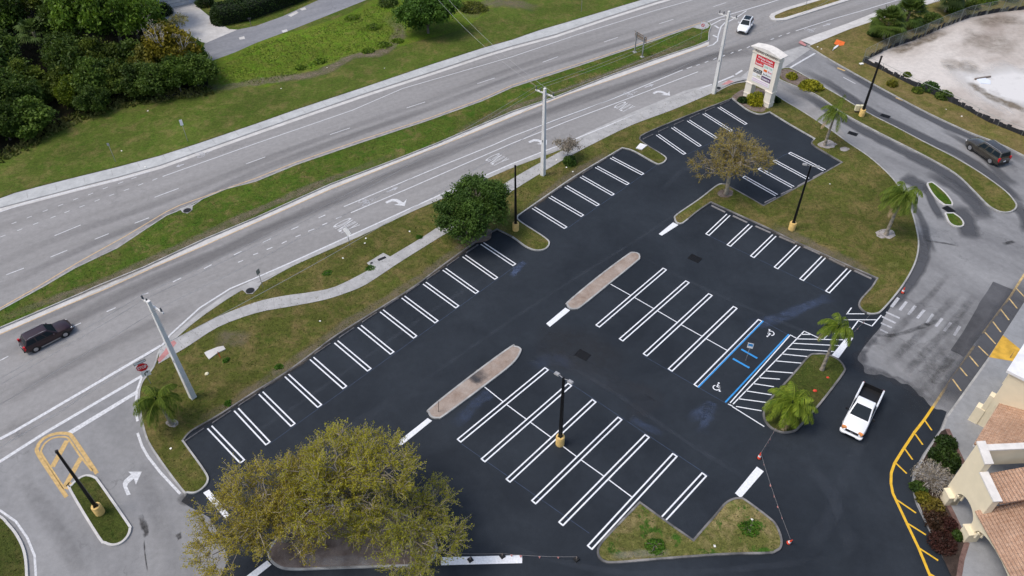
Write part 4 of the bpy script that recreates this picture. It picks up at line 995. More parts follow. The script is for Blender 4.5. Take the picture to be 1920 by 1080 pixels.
# ---- mown grass: short blades over every lawn, and coarser weeds
def tufts(areas, per_m2, hgt, name, mat, seed, label):
    rs = np.random.RandomState(seed); C = []
    for poly, z, dens in areas:
        pts = [Vector((p[0], p[1], 0)) for p in poly]
        for t in tessellate_polygon([pts]):
            a, b, c = (np.array(pts[i]) for i in t); ar = abs(np.cross(b - a, c - a)[2]) / 2
            n = rs.poisson(min(ar * per_m2 * dens, 9000)); u = rs.rand(n, 2); m = u.sum(1) > 1; u[m] = 1 - u[m]
            q = a + u[:, :1] * (b - a) + u[:, 1:] * (c - a); q[:, 2] = z; C.append(q)
    c = np.concatenate(C)
    k = (np.sin(c[:, 0] * .9 + np.sin(c[:, 1] * .7) * 1.7) + np.sin(c[:, 1] * 1.1 + c[:, 0] * .35)) * .2
    V = []; T = []
    n = len(c)
    for j in range(2):
        az = rs.uniform(0, 2 * math.pi, n); d = np.stack([np.cos(az), np.sin(az), np.zeros(n)], 1); s = hgt * rs.uniform(.5, 1.5, n)[:, None]
        tip = c + np.stack([rs.normal(0, .6, n), rs.normal(0, .6, n), np.full(n, 1.0)], 1) * s
        V.append(np.stack([c + d * s * .55, tip, c - d * s * .55], 1)); tt = np.clip(.42 + k + rs.normal(0, .2, n), 0, 1); T.append(np.stack([tt] * 3, 1))
    v = np.concatenate(V).reshape(-1, 3); t = np.concatenate(T).ravel()
    o = quads(name, v, t, mat, None, 3); o['kind'] = 'stuff'; o['label'] = label; return o
def inframe(areas):
    out = []
    for poly, z, d in areas: out.append((poly, z, d))
    return out
tufts([a for a in GRASS_AREAS if max(p[0] for p in a[0]) < 90], 9, .07, 'grass_blades', 'tuft_blade', 5, 'short mown grass on the verges and islands')
rough = [(p[0], p[1]) for p in W(spline([(395, 150), (470, 92), (560, 66), (650, 36), (730, 0), (760, 30), (740, 84), (690, 95), (620, 118), (560, 138), (500, 158), (440, 156)], 3, True))]
tufts([(rough, .117, 1)], 14, .11, 'tall_weeds', 'weed_blade', 6, 'tall rough weeds in the ditch beside the side street')
wd_edge = [(p[0], p[1]) for p in W(spline([(-30, 300), (40, 268), (100, 232), (180, 196), (250, 178), (330, 168), (385, 165), (400, 178), (340, 188), (260, 200), (190, 215), (110, 252), (40, 290), (-30, 322)], 3, True))]
tufts([(wd_edge, .117, 1)], 12, .30, 'tall_weeds', 'tuft_blade', 7, 'tall brown weeds along the foot of the wood')

# ---- trees of the car park
put(make_tree('oak_tree', 7.3, 4.2, 3.5, 4.7, 2.0, 105, 0, .075, .95, 'brown_oak_leaf', 'grey_bark', .23, 11, 11, .6, 8, lobes=8, spray=10), 'sparse brownish oak with bare grey twigs on the grass point between two parking rows', 'tree', G(1361, 364, .1), .4)
put(make_tree('shade_tree', 7.0, 4.1, 3.5, 3.8, 2.6, 150, 200, .14, .85, 'green_leaf', 'bark', .2, 17, 0, .55, 7, lobes=8), 'dense dark green round tree beside the footpath and the west row of bays', 'tree', G(893, 436, .1), 1.1, .93)
OAKL = ['big yellow-green oak on the mulch island, leftmost of three touching crowns', 'tall yellow-green oak at the back middle of the mulch island, between two others', 'olive-green oak at the right end of the mulch island beside the long white bar']
put(make_tree('oak_tree', 8.0, 5.0, 4.4, 4.0, 2.2, 140, 0, .062, 1.15, 'oak_leaf', 'grey_bark', .3, 23, 12, .5, 8, lobes=9, spray=22), OAKL[0], 'tree', G(535, 1010, .12), .3, 1, 'oaks on the mulch island', (1.0, .98, 1.1))
put(make_tree('oak_tree', 8.0, 4.4, 3.9, 5.0, 2.3, 122, 0, .062, 1.15, 'oak_leaf', 'grey_bark', .3, 29, 12, .5, 8, lobes=9, spray=22), OAKL[1], 'tree', G(668, 972, .12), 1.3, 1, 'oaks on the mulch island', (.95, 1.02, .8))
put(make_tree('oak_tree', 6.5, 4.0, 3.3, 3.0, 1.8, 82, 0, .062, 1.15, 'oak_leaf', 'grey_bark', .26, 37, 12, .5, 8, lobes=8, spray=22), OAKL[2], 'tree', G(768, 1020, .12), 2.2, 1, 'oaks on the mulch island', (.78, .9, .9))

put(make_palm('palm_tree', 4.9, 2.9, 30, 41, (.25, .3), (-1.0, -.3), .17, 60, 1.55, 3), 'leaning feather palm with a shaggy wind-swept crown in the middle of the big lawn', 'palm', G(1661, 440, .1), 0, .95)
put(make_palm('palm_tree', 2.1, 2.9, 30, 43, (.1, .1), (-.3, -.1), .19, 60, 1.2, 2), 'short bushy feather palm at the near end of the kerbed palm island', 'palm', G(1472, 790, .1), 0, .9, None, (1.4, 1.35, 1))
put(make_palm('palm_tree', 5.0, 2.5, 18, 47, (.1, .2), (-.7, -.1), .16, 54, 1.45, 2), 'tall slim feather palm at the far end of the palm island by the hatched aisle', 'palm', G(1541, 693, .1), 0, (.85, .85, .97), None, (1.2, 1.2, 1))
put(make_palm('palm_tree', 4.2, 2.6, 13, 53, (.15, .1), (-.9, -.2), .15, 50, 1.5, 1), 'thin feather palm with few fronds on the lawn edge near the tall shop sign', 'palm', G(1546, 273, .1))
put(make_palm('palm_tree', 3.0, 2.9, 26, 59, (-.35, .2), (-.7, -.1), .15, 58, 1.4, 1), 'feather palm on the corner lawn behind the stop sign', 'palm', G(322, 796, .1), 0, .9)

# ---- shrubs
def shrub(px, r, h, n, leaf, mat, seed, label, z=.11, sx=1.0, cat='shrub', group=None, color=None, twig=None, rz=0, name='shrub', lump=.25):
    return put(make_shrub(name, r, h, n, leaf, mat, seed, sx, lump=lump, twig=twig), label, cat, G(px[0], px[1], z), rz, 1, group, color)
shrub((1416, 192), 1.35, 1.5, 2600, .12, 'shrub_yellow', 61, 'round yellow-green shrub between the two legs of the shop sign', color=(1.5, 1.4, .9))
shrub((1392, 190), .75, .7, 900, .11, 'hedge_leaf', 62, 'low dark green shrub at the left foot of the shop sign')
shrub((1454, 190), .7, .6, 800, .11, 'hedge_leaf', 63, 'low dark green shrub right of the shop sign by the drive')
shrub((1484, 146), .85, .8, 1300, .11, 'shrub_yellow', 64, 'small yellow-green shrub at the tip of the drive median', color=(1.4, 1.3, .9))
shrub((1519, 164), 1.5, 1.0, 2400, .12, 'shrub_yellow', 65, 'larger yellow-green shrub second on the drive median', color=(1.4, 1.3, .9), sx=1.25, rz=-.5)
put(make_tree('young_tree', 2.6, 1.5, 1.3, 1.8, .9, 32, 70, .09, .6, 'dry_leaf', 'pale_bark', .07, 66, 8, .4, 6), 'small pale silvery bush with nearly bare twigs beside the footpath', 'shrub', G(1064, 298, .1))
shrub((1068, 306), .9, 1.0, 1200, .11, 'green_leaf', 67, 'small dark green bush in front of the pale silvery bush')
shrub((1747, 902), 1.75, 1.5, 900, .10, 'dry_leaf', 68, 'large domed grey bush of bare twigs in the planting bed', .15, twig=420, lump=.15)
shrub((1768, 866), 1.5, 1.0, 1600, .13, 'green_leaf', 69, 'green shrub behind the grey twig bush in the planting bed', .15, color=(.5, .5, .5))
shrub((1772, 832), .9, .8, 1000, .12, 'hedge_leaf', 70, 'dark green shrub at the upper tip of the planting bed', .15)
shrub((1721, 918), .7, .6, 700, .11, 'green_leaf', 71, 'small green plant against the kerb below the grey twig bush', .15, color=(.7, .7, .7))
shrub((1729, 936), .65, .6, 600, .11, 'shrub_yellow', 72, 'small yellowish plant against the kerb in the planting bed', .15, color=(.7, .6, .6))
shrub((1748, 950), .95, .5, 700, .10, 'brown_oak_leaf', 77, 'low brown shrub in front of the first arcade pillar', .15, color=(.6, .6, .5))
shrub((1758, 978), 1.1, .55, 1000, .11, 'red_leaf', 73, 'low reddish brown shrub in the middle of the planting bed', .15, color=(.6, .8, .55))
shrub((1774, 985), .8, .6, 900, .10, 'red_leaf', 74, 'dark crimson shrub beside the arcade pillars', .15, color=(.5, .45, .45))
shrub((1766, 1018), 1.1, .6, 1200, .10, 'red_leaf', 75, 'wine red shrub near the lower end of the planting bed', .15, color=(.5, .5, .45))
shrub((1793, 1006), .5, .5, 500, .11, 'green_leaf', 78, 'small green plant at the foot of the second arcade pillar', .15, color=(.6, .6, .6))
for i, (p, r, h, l, mt, cc) in enumerate([((1672, 160), .8, .8, 'small yellowish weed bush by the bottom of the sand lot fence', 'shrub_yellow', (.75, .7, .8)), ((1742, 168), 1.4, 1.1, 'dark green bush grown through the silt fence', 'green_leaf', (.8, .9, 1)), ((1768, 182), 1.3, .9, 'second dark green bush along the silt fence', 'wood_leaf', None), ((1720, 172), .8, .6, 'low olive weed bush on the grass outside the silt fence', 'wood_leaf', (1.4, 1.2, .9)), ((1700, 142), .6, .5, 'low weed clump left of the dark bushes by the silt fence', 'wood_leaf', (1.4, 1.2, .9))]):
    shrub(p, r, h, 1100, .13, mt, 80 + i, l, .11, color=cc)
for i, (p, r, l) in enumerate([((660, 34), 1.6, 'low dark weed bush highest up the rough strip'), ((700, 52), 1.7, 'low dark weed bush below the side street bend'), ((720, 85), 1.5, 'dark weed clump left of the lone dense tree'), ((745, 78), 1.2, 'dark weed clump touching the lone dense tree'), ((690, 96), 1.2, 'dark weed clump at the middle of the ditch edge'), ((600, 116), 1.2, 'dark weed clump near the lower end of the ditch'), ((563, 128), 1.0, 'small dark weed clump at the ditch end')]):
    shrub(p, r * .9, .32, 700, .13, 'wood_leaf', 90 + i, l, .11, name='weed_bush', color=(1.7, 1.7, .9), lump=.45)
for i, (p, r, l) in enumerate([((786, 445), .55, 'small green weed on the footpath edge near the round tree'), ((694, 503), .7, 'small green weed beside the utility pad'), ((523, 688), .55, 'small green weed on the lawn by the west row'), ((428, 757), .5, 'small green weed on the corner lawn near the utility pole'), ((425, 676), .5, 'small green weed beside the white utility slab'), ((613, 512), .7, 'green weed patch on the verge above the footpath bend'), ((1228, 1022), 1.1, 'bright green weed patch on the notched grass island, left part'), ((1405, 990), 1.1, 'bright green weed patch on the notched grass island, right part')]):
    shrub(p, r * .8, .13, 800 if r > 1 else 320, .075, 'green_leaf', 110 + i, l, .10, name='weed_patch', cat='weed', color=(1.1, 1.35, .8), lump=.5)

# ---- wood on the upper left: every tree its own object, grown from six kinds
protos = [make_tree('wood_tree', 7, 3.3, 3.1, 4.4, 2.7, 75, 170, .22, 1.15, 'wood_leaf', 'grey_bark' if i % 2 else 'bark', .18, 200 + i, 2 if i < 5 else 4, .5, 6, lobes=6) for i in range(6)] + [make_tree('wood_tree', 5, 3.0, 2.9, 2.7, 2.6, 80, 170, .21, 1.05, 'wood_leaf', 'bark', .15, 220 + i, 0, .55, 6, lobes=7) for i in range(3)]
TONE = {'dark green': (.9, .95, .85), 'mid green': (1.05, 1.1, .9), 'bright green': (1.2, 1.3, .8), 'olive': (1.35, 1.15, .85), 'yellowish': (2.0, 1.75, .7), 'rusty orange': (3.0, 1.6, .8), 'brownish': (1.7, 1.1, 1.0)}
WOOD = [  # foot x, y, scale, tone, extra words
 (-30, 262, 1.1, 'mid green'), (20, 262, 1.0, 'dark green'), (62, 246, .9, 'mid green'), (40, 222, 1.05, 'dark green'), (-15, 222, 1.1, 'olive'), (182, 208, .75, 'dark green'), (192, 182, .9, 'mid green'), (225, 178, .85, 'olive'), (262, 175, .95, 'mid green'), (300, 176, .8, 'dark green'), (340, 172, .95, 'bright green'), (372, 160, .85, 'mid green'),
 (150, 196, .7, 'yellowish'), (128, 180, .85, 'olive'), (160, 160, 1.05, 'mid green'), (205, 150, 1.0, 'olive'), (250, 142, 1.05, 'mid green'), (292, 145, .9, 'brownish'), (330, 138, 1.05, 'rusty orange'), (360, 126, .9, 'bright green'),
 (10, 180, 1.0, 'mid green'), (55, 190, .95, 'olive'), (98, 190, .5, 'dark green'), (-30, 160, 1.1, 'mid green'), (12, 150, .9, 'dark green'), (138, 142, .85, 'dark green'),
 (190, 108, 1.05, 'bright green'), (232, 98, 1.1, 'mid green'), (272, 104, 1.05, 'bright green'), (305, 108, .9, 'rusty orange'), (150, 100, .95, 'dark green'), (335, 100, .7, 'yellowish'),
 (-10, 112, 1.1, 'bright green'), (18, 98, .9, 'mid green'), (118, 66, .9, 'olive'), (66, 52, .95, 'olive'), (10, 62, 1.15, 'yellowish'), (145, 55, 1.0, 'dark green'),
 (190, 56, 1.15, 'bright green'), (240, 52, 1.2, 'mid green'), (282, 48, 1.0, 'dark green'), (210, 15, 1.2, 'mid green'), (255, 10, 1.1, 'olive'), (115, 18, 1.1, 'olive'), (60, 15, 1.1, 'dark green'), (5, 20, 1.2, 'yellowish'), (160, 8, 1.1, 'dark green'), (-60, 60, 1.2, 'dark green'), (-70, 200, 1.2, 'mid green')]
rows = {}
for i, (x, y, s, t) in enumerate(WOOD):
    d = y + .36 * x; rows.setdefault(0 if d > 262 else 1 if d > 205 else 2 if d > 150 else 3 if d > 95 else 4, []).append(i)
ROWN = ['front row along the grass', 'second row back from the grass', 'middle row of the wood', 'fourth row back from the grass', 'rear row at the top edge']
ORD = ['leftmost'] + [w + ' from the left' for w in 'second third fourth fifth sixth seventh eighth ninth tenth eleventh twelfth thirteenth fourteenth fifteenth sixteenth seventeenth eighteenth nineteenth twentieth'.split()]
rnd = random.Random(4); used = set()
for r, idx in rows.items():
    for k, i in enumerate(sorted(idx, key=lambda j: WOOD[j][0])):
        x, y, s, t = WOOD[i]; pi = 6 + rnd.randrange(3) if r < 2 else rnd.randrange(6)
        o = protos[pi] if pi not in used else copy_tree(protos[pi]); used.add(pi)
        sc = s * rnd.uniform(.8, 1.05) * (1.0 if r < 2 else 1.18); v = rnd.uniform(.75, 1.2)
        put(o, '%s tree of the wood, %s, %s' % (t, ROWN[r], ORD[k]), 'tree', G(x, y, .1), rnd.uniform(0, 6.28), (sc, sc, sc * (rnd.uniform(.8, 1.25) if r < 2 else rnd.uniform(.95, 1.35))), 'trees of the roadside wood', tuple(c * v for c in TONE[t]))
for i in range(9):
    if i not in used: put(protos[i], 'dark green tree standing deep behind the wood', 'tree', G(-120, 100 + 20 * i, .1))
put(make_tree('dead_tree', 9, 2.1, 1.9, 6.6, 2.6, 13, 6, .10, .8, 'dry_leaf', 'pale_bark', .17, 301, 3, .4, 6), 'tall dead tree with bare white branches rising from the corner of the wood', 'tree', G(322, 150, .1))
put(make_tree('dead_tree', 7, 1.8, 1.6, 5.2, 2.0, 10, 6, .10, .7, 'dry_leaf', 'pale_bark', .15, 312, 3, .4, 5), 'shorter dead tree with bare white branches overhanging the side street end', 'tree', G(362, 142, .1))
put(make_tree('dead_tree', 4, 1.5, 1.4, 2.6, 1.3, 14, 60, .12, .6, 'dry_leaf', 'pale_bark', .06, 302, 5, .4, 5), 'thin pale flowering tree overhanging the private drive', 'tree', G(340, 68, .1), 0, 1, None, (1.2, 1.3, .6))
put(make_fan_palm('fan_palm', 4.6, 56, 1.75, 303, .2), 'cabbage palm with grey-green fans standing in a gap of the wood', 'palm', G(90, 122, .1), 0, 1.1, None, (1.4, 1.45, 1.15))
put(make_tree('dense_tree', 6, 4.0, 3.6, 3.1, 2.9, 130, 190, .2, 1.1, 'green_leaf', 'bark', .2, 304, 0, .55, 6, lobes=7), 'lone dense green tree on the rough strip at the top middle', 'tree', G(803, 62, .1), 0, 1, None, (1.05, 1.15, 1))
shrub((885, 18), 2.2, 1.2, 1500, .15, 'wood_leaf', 305, 'low brown-green thicket right of the lone dense tree', .11, sx=1.3, color=(1.5, 1.1, 1), name='thicket')
shrub((728, 8), 1.8, 1.2, 1200, .15, 'wood_leaf', 306, 'low dark thicket left of the lone dense tree', .11, name='thicket')
shrub((310, 27), 1.5, 2.0, 1500, .13, 'hedge_leaf', 307, 'clipped round shrub at the left corner of the garage', .12, name='clipped_shrub')
shrub((386, 10), 1.7, 2.0, 1500, .13, 'hedge_leaf', 308, 'clipped dark shrub right of the garage door', .12, name='clipped_shrub')
shrub((395, 8), .4, .4, 300, .1, 'hedge_leaf', 309, 'tiny low plant at the foot of the white post by the garage', .12, name='clipped_shrub')
# clipped hedge
hp = W([(420, 52), (470, 42), (560, 10), (650, -26), (720, -60)]); rs = np.random.RandomState(310); root = thing('hedge', 'long dark clipped hedge along the side street', 'hedge', hp[0])
mb = MB(); cl = []
for a, b in zip(hp[:-1], hp[1:]):
    L = (b - a).length; d = (b - a) / L; nn = Vector((-d.y, d.x, 0)); m = int(L * 560)
    t = rs.uniform(-.02, 1.02, m); ang = rs.uniform(0, math.pi, m); k = rs.uniform(.86, 1.03, m)
    for tt, an, kk in zip(t, ang, k):
        c_, s_ = math.cos(an), math.sin(an)
        q = a + d * (tt * L) + nn * (2.5 + 2.3 * kk * math.copysign(abs(c_) ** .55, c_)) + Vector((0, 0, .1 + 2.7 * kk * s_ ** .6)); cl.append(q - hp[0])
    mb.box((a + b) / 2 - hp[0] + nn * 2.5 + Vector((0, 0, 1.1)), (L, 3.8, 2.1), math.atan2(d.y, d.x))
a = hp[0]; d = (hp[1] - hp[0]).normalized(); nn = Vector((-d.y, d.x, 0))
for _ in range(2600):
    v_ = rs.normal(size=3); v_[2] = abs(v_[2]); v_ /= np.linalg.norm(v_); kk = rs.uniform(.85, 1.03)
    cl.append(nn * 2.5 + Vector((d.x, d.y, 0)) * (-abs(v_[0]) * 1.5 * kk) + nn * (v_[1] * 2.3 * kk) + Vector((0, 0, .1 + 2.6 * kk * v_[2])))
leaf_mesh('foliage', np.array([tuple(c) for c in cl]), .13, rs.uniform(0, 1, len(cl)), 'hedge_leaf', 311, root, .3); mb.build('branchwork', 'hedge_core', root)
# palms and palmettos along the sand lot
put(make_fan_palm('fan_palm', 2.6, 110, 2.1, 320), 'bushy cabbage palm left of two by the bend of the sand lot fence', 'palm', G(1657, 72, .12), 0, 1, None, (1.5, 1.5, .9))
put(make_fan_palm('fan_palm', 2.4, 100, 2.0, 321), 'bushy cabbage palm right of two by the bend of the sand lot fence', 'palm', G(1697, 50, .12), 1, 1, None, (1.3, 1.35, .8))
put(make_fan_palm('fan_palm', 3.2, 90, 2.0, 322), 'cabbage palm with a pale trunk at the top edge behind the sand lot fence', 'palm', G(1772, 22, .12), 2)
for i, (p, r, l) in enumerate([((1722, 50), 1.5, 'tangled shrub just right of the two cabbage palms'), ((1748, 38), 1.6, 'tangled shrub midway along the far sand lot fence'), ((1790, 22), 1.5, 'tangled shrub below the pale trunked cabbage palm'), ((1820, 14), 1.6, 'tangled shrub right of the pale trunked cabbage palm'), ((1640, 66), 1.2, 'low shrub left of the two cabbage palms'), ((1850, 4), 1.7, 'tangled shrub at the top right behind the fence'), ((1890, -2), 1.7, 'tangled shrub in the top right corner')]):
    shrub(p, r, 1.2, 1300, .14, 'wood_leaf', 330 + i, l, .12, color=[(1.3, 1.15, 1), (1, 1, 1), (1.4, 1.5, .8)][i % 3])
# ---------------------------------------------------------------- street furniture
def light_pole(px, label, heads, hd=0.0, h=8.2, base_h=.95, base=True):
    t = thing('light_pole', label, 'light pole', G(px[0], px[1], .1), hd, 'black parking lot light poles')
    MB().lathe([(.36, -.1), (.36, base_h * .93), (.33, base_h), (.1, base_h + .01)], 20).build('concrete_base', 'base_yellow', t, 40)
    mb = MB(); mb.box((0, 0, (h + base_h) / 2), (.24, .24, h - base_h), 0, 0, None, .58) if False else None
    v = []
    for z, r in ((base_h, .125), (h, .075)): v += [(-r, -r, z), (r, -r, z), (r, r, z), (-r, r, z)]
    mb.add(v, [(0, 1, 5, 4), (1, 2, 6, 5), (2, 3, 7, 6), (3, 0, 4, 7), (4, 5, 6, 7)]); mb.box((0, 0, base_h + .02), (.34, .34, .05)); mb.build('pole', 'black_metal', t)
    for side in heads:
        b = MB(); b.tube([(0, 0, h - .1), (side * .4, 0, h + .02)], .03, 6); b.build('bracket', 'lamp_silver', t)
        b = MB(); b.box((side * .62, 0, h + .03), (.46, .30, .12), 0, 0, .8); hd_ = b.build('lamp_head', 'lamp_silver', t)
        b = MB(); b.box((side * .62, 0, h - .045), (.38, .22, .02)); b.build('lens', 'lamp_clear', hd_)
    if not heads:
        b = MB(); b.box((0, 0, h + .06), (.22, .22, .12), 0, 0, .8); b.build('pole_cap', 'black_metal', t)
    return t
light_pole((967, 431), 'black light pole without lamp heads on the grass finger beside the round tree', (), .2)
light_pole((1050, 831), 'black light pole with two lamp heads standing among the middle bays', (1, -1), R(-40))
light_pole((188, 961), 'black light pole on the long kerbed island of the west entrance drive', (), .6, 7.9)
light_pole((1615, 217), 'black light pole on the median of the east drive beside a twin cream cabinet', (), .3)
light_pole((1484, 430), 'black light pole with twin lamp heads on the big lawn above the right bays', (1, -1), R(-20))

# concrete utility poles and their wires
rdir = Vector((math.cos(ROADANG), math.sin(ROADANG), 0)); perp = Vector((-rdir.y, rdir.x, 0))
TIPS = []
ARM = [math.atan2(*((G(*q, 10.7) - G(*p, 10.7)).yx)) for p, q in (((262, 556), (302, 583)), ((1006, 172), (1041, 186)), ((1347, 24), (1377, 33)))]
for i, (px, h, l) in enumerate([((362, 745), 11.6, 'pale concrete utility pole on the corner lawn behind the stop sign'), ((1018, 328), 11.3, 'pale concrete utility pole on the footpath edge in the middle of the verge'), ((1338, 175), 11.5, 'pale concrete utility pole at the street corner left of the shop sign')]):
    b = G(px[0], px[1], .1); t = thing('utility_pole', l, 'utility pole', b, ARM[i] + math.pi / 2, 'concrete utility poles along the road'); ca = Vector((-math.sin(ARM[i]), math.cos(ARM[i]), 0)); cy = Vector((-math.cos(ARM[i]), -math.sin(ARM[i]), 0))
    v = []
    for z, r in ((-.2, .24), (h, .13)): v += [(-r, -r, z), (r, -r, z), (r, r, z), (-r, r, z)]
    MB().add(v, [(0, 1, 5, 4), (1, 2, 6, 5), (2, 3, 7, 6), (3, 0, 4, 7), (4, 5, 6, 7)]).build('pole', 'pole_concrete', t)
    MB().box((.2, .1, h - .75), (.12, 2.7, .14)).build('crossarm', 'pole_concrete', t)
    MB().tube([(.2, .5, h - .8), (.15, .1, h - 1.4)], .03, 5).build('brace', 'grey_metal', t)
    MB().box((-.17, 0, h * .42), (.1, .12, .3)).build('cable_clamp', 'grey_metal', t)
    tips = []
    for y in (1.35, .75, -1.05):
        MB().lathe([(.05, 0), (.09, .06), (.05, .12), (.09, .18), (.05, .24), (.08, .30), (.03, .38)], 8, (.2, y, h - .68)).build('insulator', 'insulator_grey', t, 50)
        tips.append(b + ca * .2 + cy * y + Vector((0, 0, h - .3)))
    tips.append(b + Vector((0, 0, h * .60))); TIPS.append(tips)
def wire(a, b, sag, label, r=.012, grp='overhead wires between the utility poles'):
    n = 14; pts = []
    for k in range(n + 1):
        t = k / n; p = a.lerp(b, t); pts.append(p + Vector((0, 0, -4 * sag * t * (1 - t))))
    o = MB().tube(pts, r, 4).build('overhead_wire', 'cable'); tag(o, label, 'wire', grp)
WN = ['far phase wire on the crossarms', 'middle phase wire on the crossarms', 'near phase wire on the crossarms', 'lower thick cable on the pole shafts']
west = [t - (TIPS[1][0] - TIPS[0][0]) for t in TIPS[0]]; east = [t + (TIPS[2][0] - TIPS[1][0]) for t in TIPS[2]]
for k in range(4):
    for a, b, s, nm in ((west[k], TIPS[0][k], .9, 'leaving the corner pole to the left'), (TIPS[0][k], TIPS[1][k], .8, 'between the corner pole and the footpath pole'), (TIPS[1][k], TIPS[2][k], .6, 'between the footpath pole and the street corner pole'), (TIPS[2][k], east[k], .6, 'leaving the street corner pole to the right')):
        wire(a, b, s, '%s %s' % (WN[k], nm), .016 if k < 3 else .024)
for k, (px, nm) in enumerate((((820, -2), 'left'), ((840, -2), 'right'))):
    wire(TIPS[1][k * 2], G(px[0], px[1], 9.5), .8, 'thin wire crossing both carriageways to the top, %s of two' % nm, .016, 'wires crossing the road')

def panel(mb, M, w, h, th=.02, mi=0):
    mb.box(M @ Vector((0, 0, 0)), (w, th, h), M=M.to_3x3(), mi=mi)
def text_on(txt, M, w, h, mat, parent, name='lettering', push=-.016):
    v, f = glyphs(txt, .022)
    vs = [M @ Vector(((x - .5) * w, push, (y - .5) * h)) for x, y in v]
    return MB().add(vs, f).build(name, mat, parent)
def sign_frame(px_c, z, face):
    """matrix of a board whose -Y face looks toward the level direction `face`"""
    d = Vector((face[0], face[1], 0)).normalized(); x = Vector((-d.y, d.x, 0)); M = Matrix.Identity(4)
    for i in range(3): M[i][0], M[i][1], M[i][2] = x[i], -d[i], (0, 0, 1)[i]
    return M
def local(z, M, dx=0, dy=0): m = M.copy(); m.translation = M.to_3x3() @ Vector((dx, dy, 0)) + Vector((0, 0, z)); return m
def disc(M, r, seg=8, th=.02, rot=None, mi=0, y0=0.0):
    rot = math.pi / seg if rot is None else rot
    v = [M @ Vector((r * math.cos(rot + 2 * math.pi * k / seg), s, r * math.sin(rot + 2 * math.pi * k / seg))) for s in (y0 - th / 2, y0 + th / 2) for k in range(seg)]
    return MB().add(v, [tuple(range(seg))[::-1] if False else tuple(range(seg)), tuple(range(2 * seg - 1, seg - 1, -1))] + [(k, seg + k, seg + (k + 1) % seg, (k + 1) % seg) for k in range(seg)])
# stop sign: faces the drivers leaving by the west drive
sb = G(267, 690, 2.25); Mx = sign_frame(None, 0, (.55, -1))
t = thing('stop_sign', 'red octagonal stop sign above a turn arrow plate at the west drive exit', 'stop sign', (sb.x, sb.y, .1))
MB().tube([(0, .04, -.1), (0, .04, 3.05)], .035, 6).build('post', 'grey_metal', t)
disc(local(2.25, Mx), .52, 8).build('sign_rim', 'sign_white', t)
pl = disc(local(2.25, Mx), .48, 8, .02, None, 0, -.006).build('sign_plate', 'sign_red', t); text_on('STOP', local(2.25, Mx), .76, .36, 'sign_white', pl, push=-.022)
m2 = MB(); panel(m2, local(1.42, Mx, .05), .74, .66); ap = m2.build('arrow_plate', 'sign_white', t)
m2 = MB(); q = [(-.13, -.2), (-.05, -.2), (-.05, 0), (.02, .08), (.1, .08), (.1, -.02), (.26, .12), (.1, .26), (.1, .16), (-.02, .16), (-.13, .04)]
Ml = local(1.42, Mx, .05); MB().add([Ml @ Vector((x, -.014, z)) for x, z in q], [(0, 1, 2, 10), (2, 3, 9, 10), (3, 4, 8, 9), (5, 6, 7)]).build('arrow', 'sign_black', ap)
m2 = MB(); Mb = sign_frame(None, 0, (.75, -1)); panel(m2, local(2.86, Mb), .95, .2); bl = m2.build('name_blade', 'sign_white', t)
m2 = MB()
for dx, dz, ww, hh in ((0, .115, 1.0, .035), (0, -.115, 1.0, .035), (-.49, 0, .035, .24), (.49, 0, .035, .24)): panel(m2, local(2.86 + dz, Mb, dx, -.004), ww, hh, .03)
m2.build('blade_border', 'sign_black', bl)
# small signs along the road
def post_sign(px, h, label, face, w, hh, mat, shape='rect', name='road_sign'):
    b = G(px[0], px[1], .1); t = thing(name, label, 'sign', b); M = sign_frame(None, 0, face)
    MB().tube([(0, .03, -.1), (0, .03, h)], .032, 6).build('post', 'grey_metal', t)
    if shape == 'rect': mb = MB(); panel(mb, local(h - hh / 2, M), w, hh); p = mb.build('sign_plate', mat, t)
    elif shape == 'diamond': p = disc(local(h - hh / 2, M), hh / 2, 4, .02, 0).build('sign_plate', mat, t)
    return t, p, M
post_sign((656.5, 463.5), 2.75, 'white diamond sign on a thin post beside the first turn lane lettering', (-.75, -1), .8, 1.25, 'sign_white', 'diamond')
post_sign((493, 539), 2.4, 'small grey sign seen edge-on at the bend of the road kerb', (-.9, .5), .45, .6, 'grey_metal')
post_sign((352, 265), 3.1, 'pale sign plate seen edge-on on a leaning post, right of two on the far verge', (.5, -1), .35, .8, 'sign_white')
post_sign((217, 304), 2.7, 'plain grey marker post with a small plate, left of two on the far verge', (.3, -1), .25, .35, 'grey_metal')
post_sign((1090, 22), 3.0, 'thin wooden coloured post with a small plate at the top of the far verge', (0, -1), .3, .5, 'sign_brown')
post_sign((1511, 10), 2.0, 'white sign plate at the top edge on the small median', (-.3, -1), 1.3, .7, 'sign_white')
post_sign((1716, 17), 2.0, 'white sign seen from the side by the far footpath above the palms', (-.8, -.6), .5, 1.2, 'sign_white')
t, p, M = post_sign((1313.6, 73.6), 2.7, 'white sign with a red prohibition symbol at the tip of the central reservation', (-.2, -1), .7, .95, 'sign_white')
mb = MB(); ml = local(2.22, M)
for k in range(14):
    a, b = 2 * math.pi * k / 14, 2 * math.pi * (k + 1) / 14
    mb.add([ml @ Vector((r * math.cos(q), -.014, r * math.sin(q))) for q, r in ((a, .17), (b, .17), (b, .26), (a, .26))], [(0, 1, 2, 3)])
mb.add([ml @ Vector(p) for p in ((-.16, -.018, .10), (-.10, -.018, .16), (.16, -.018, -.10), (.10, -.018, -.16))], [(3, 2, 1, 0)])
mb.build('prohibition_symbol', 'sign_red', p)
t, p, M = post_sign((1399, 675), 2.2, 'accessible parking sign on a pale post between the two blue bars', (-.35, -1), .5, .62, 'sign_white')
mb = MB(); panel(mb, local(1.98, M, 0, -.012), .4, .3, .006); mb.build('blue_field', 'blue_paint', p)
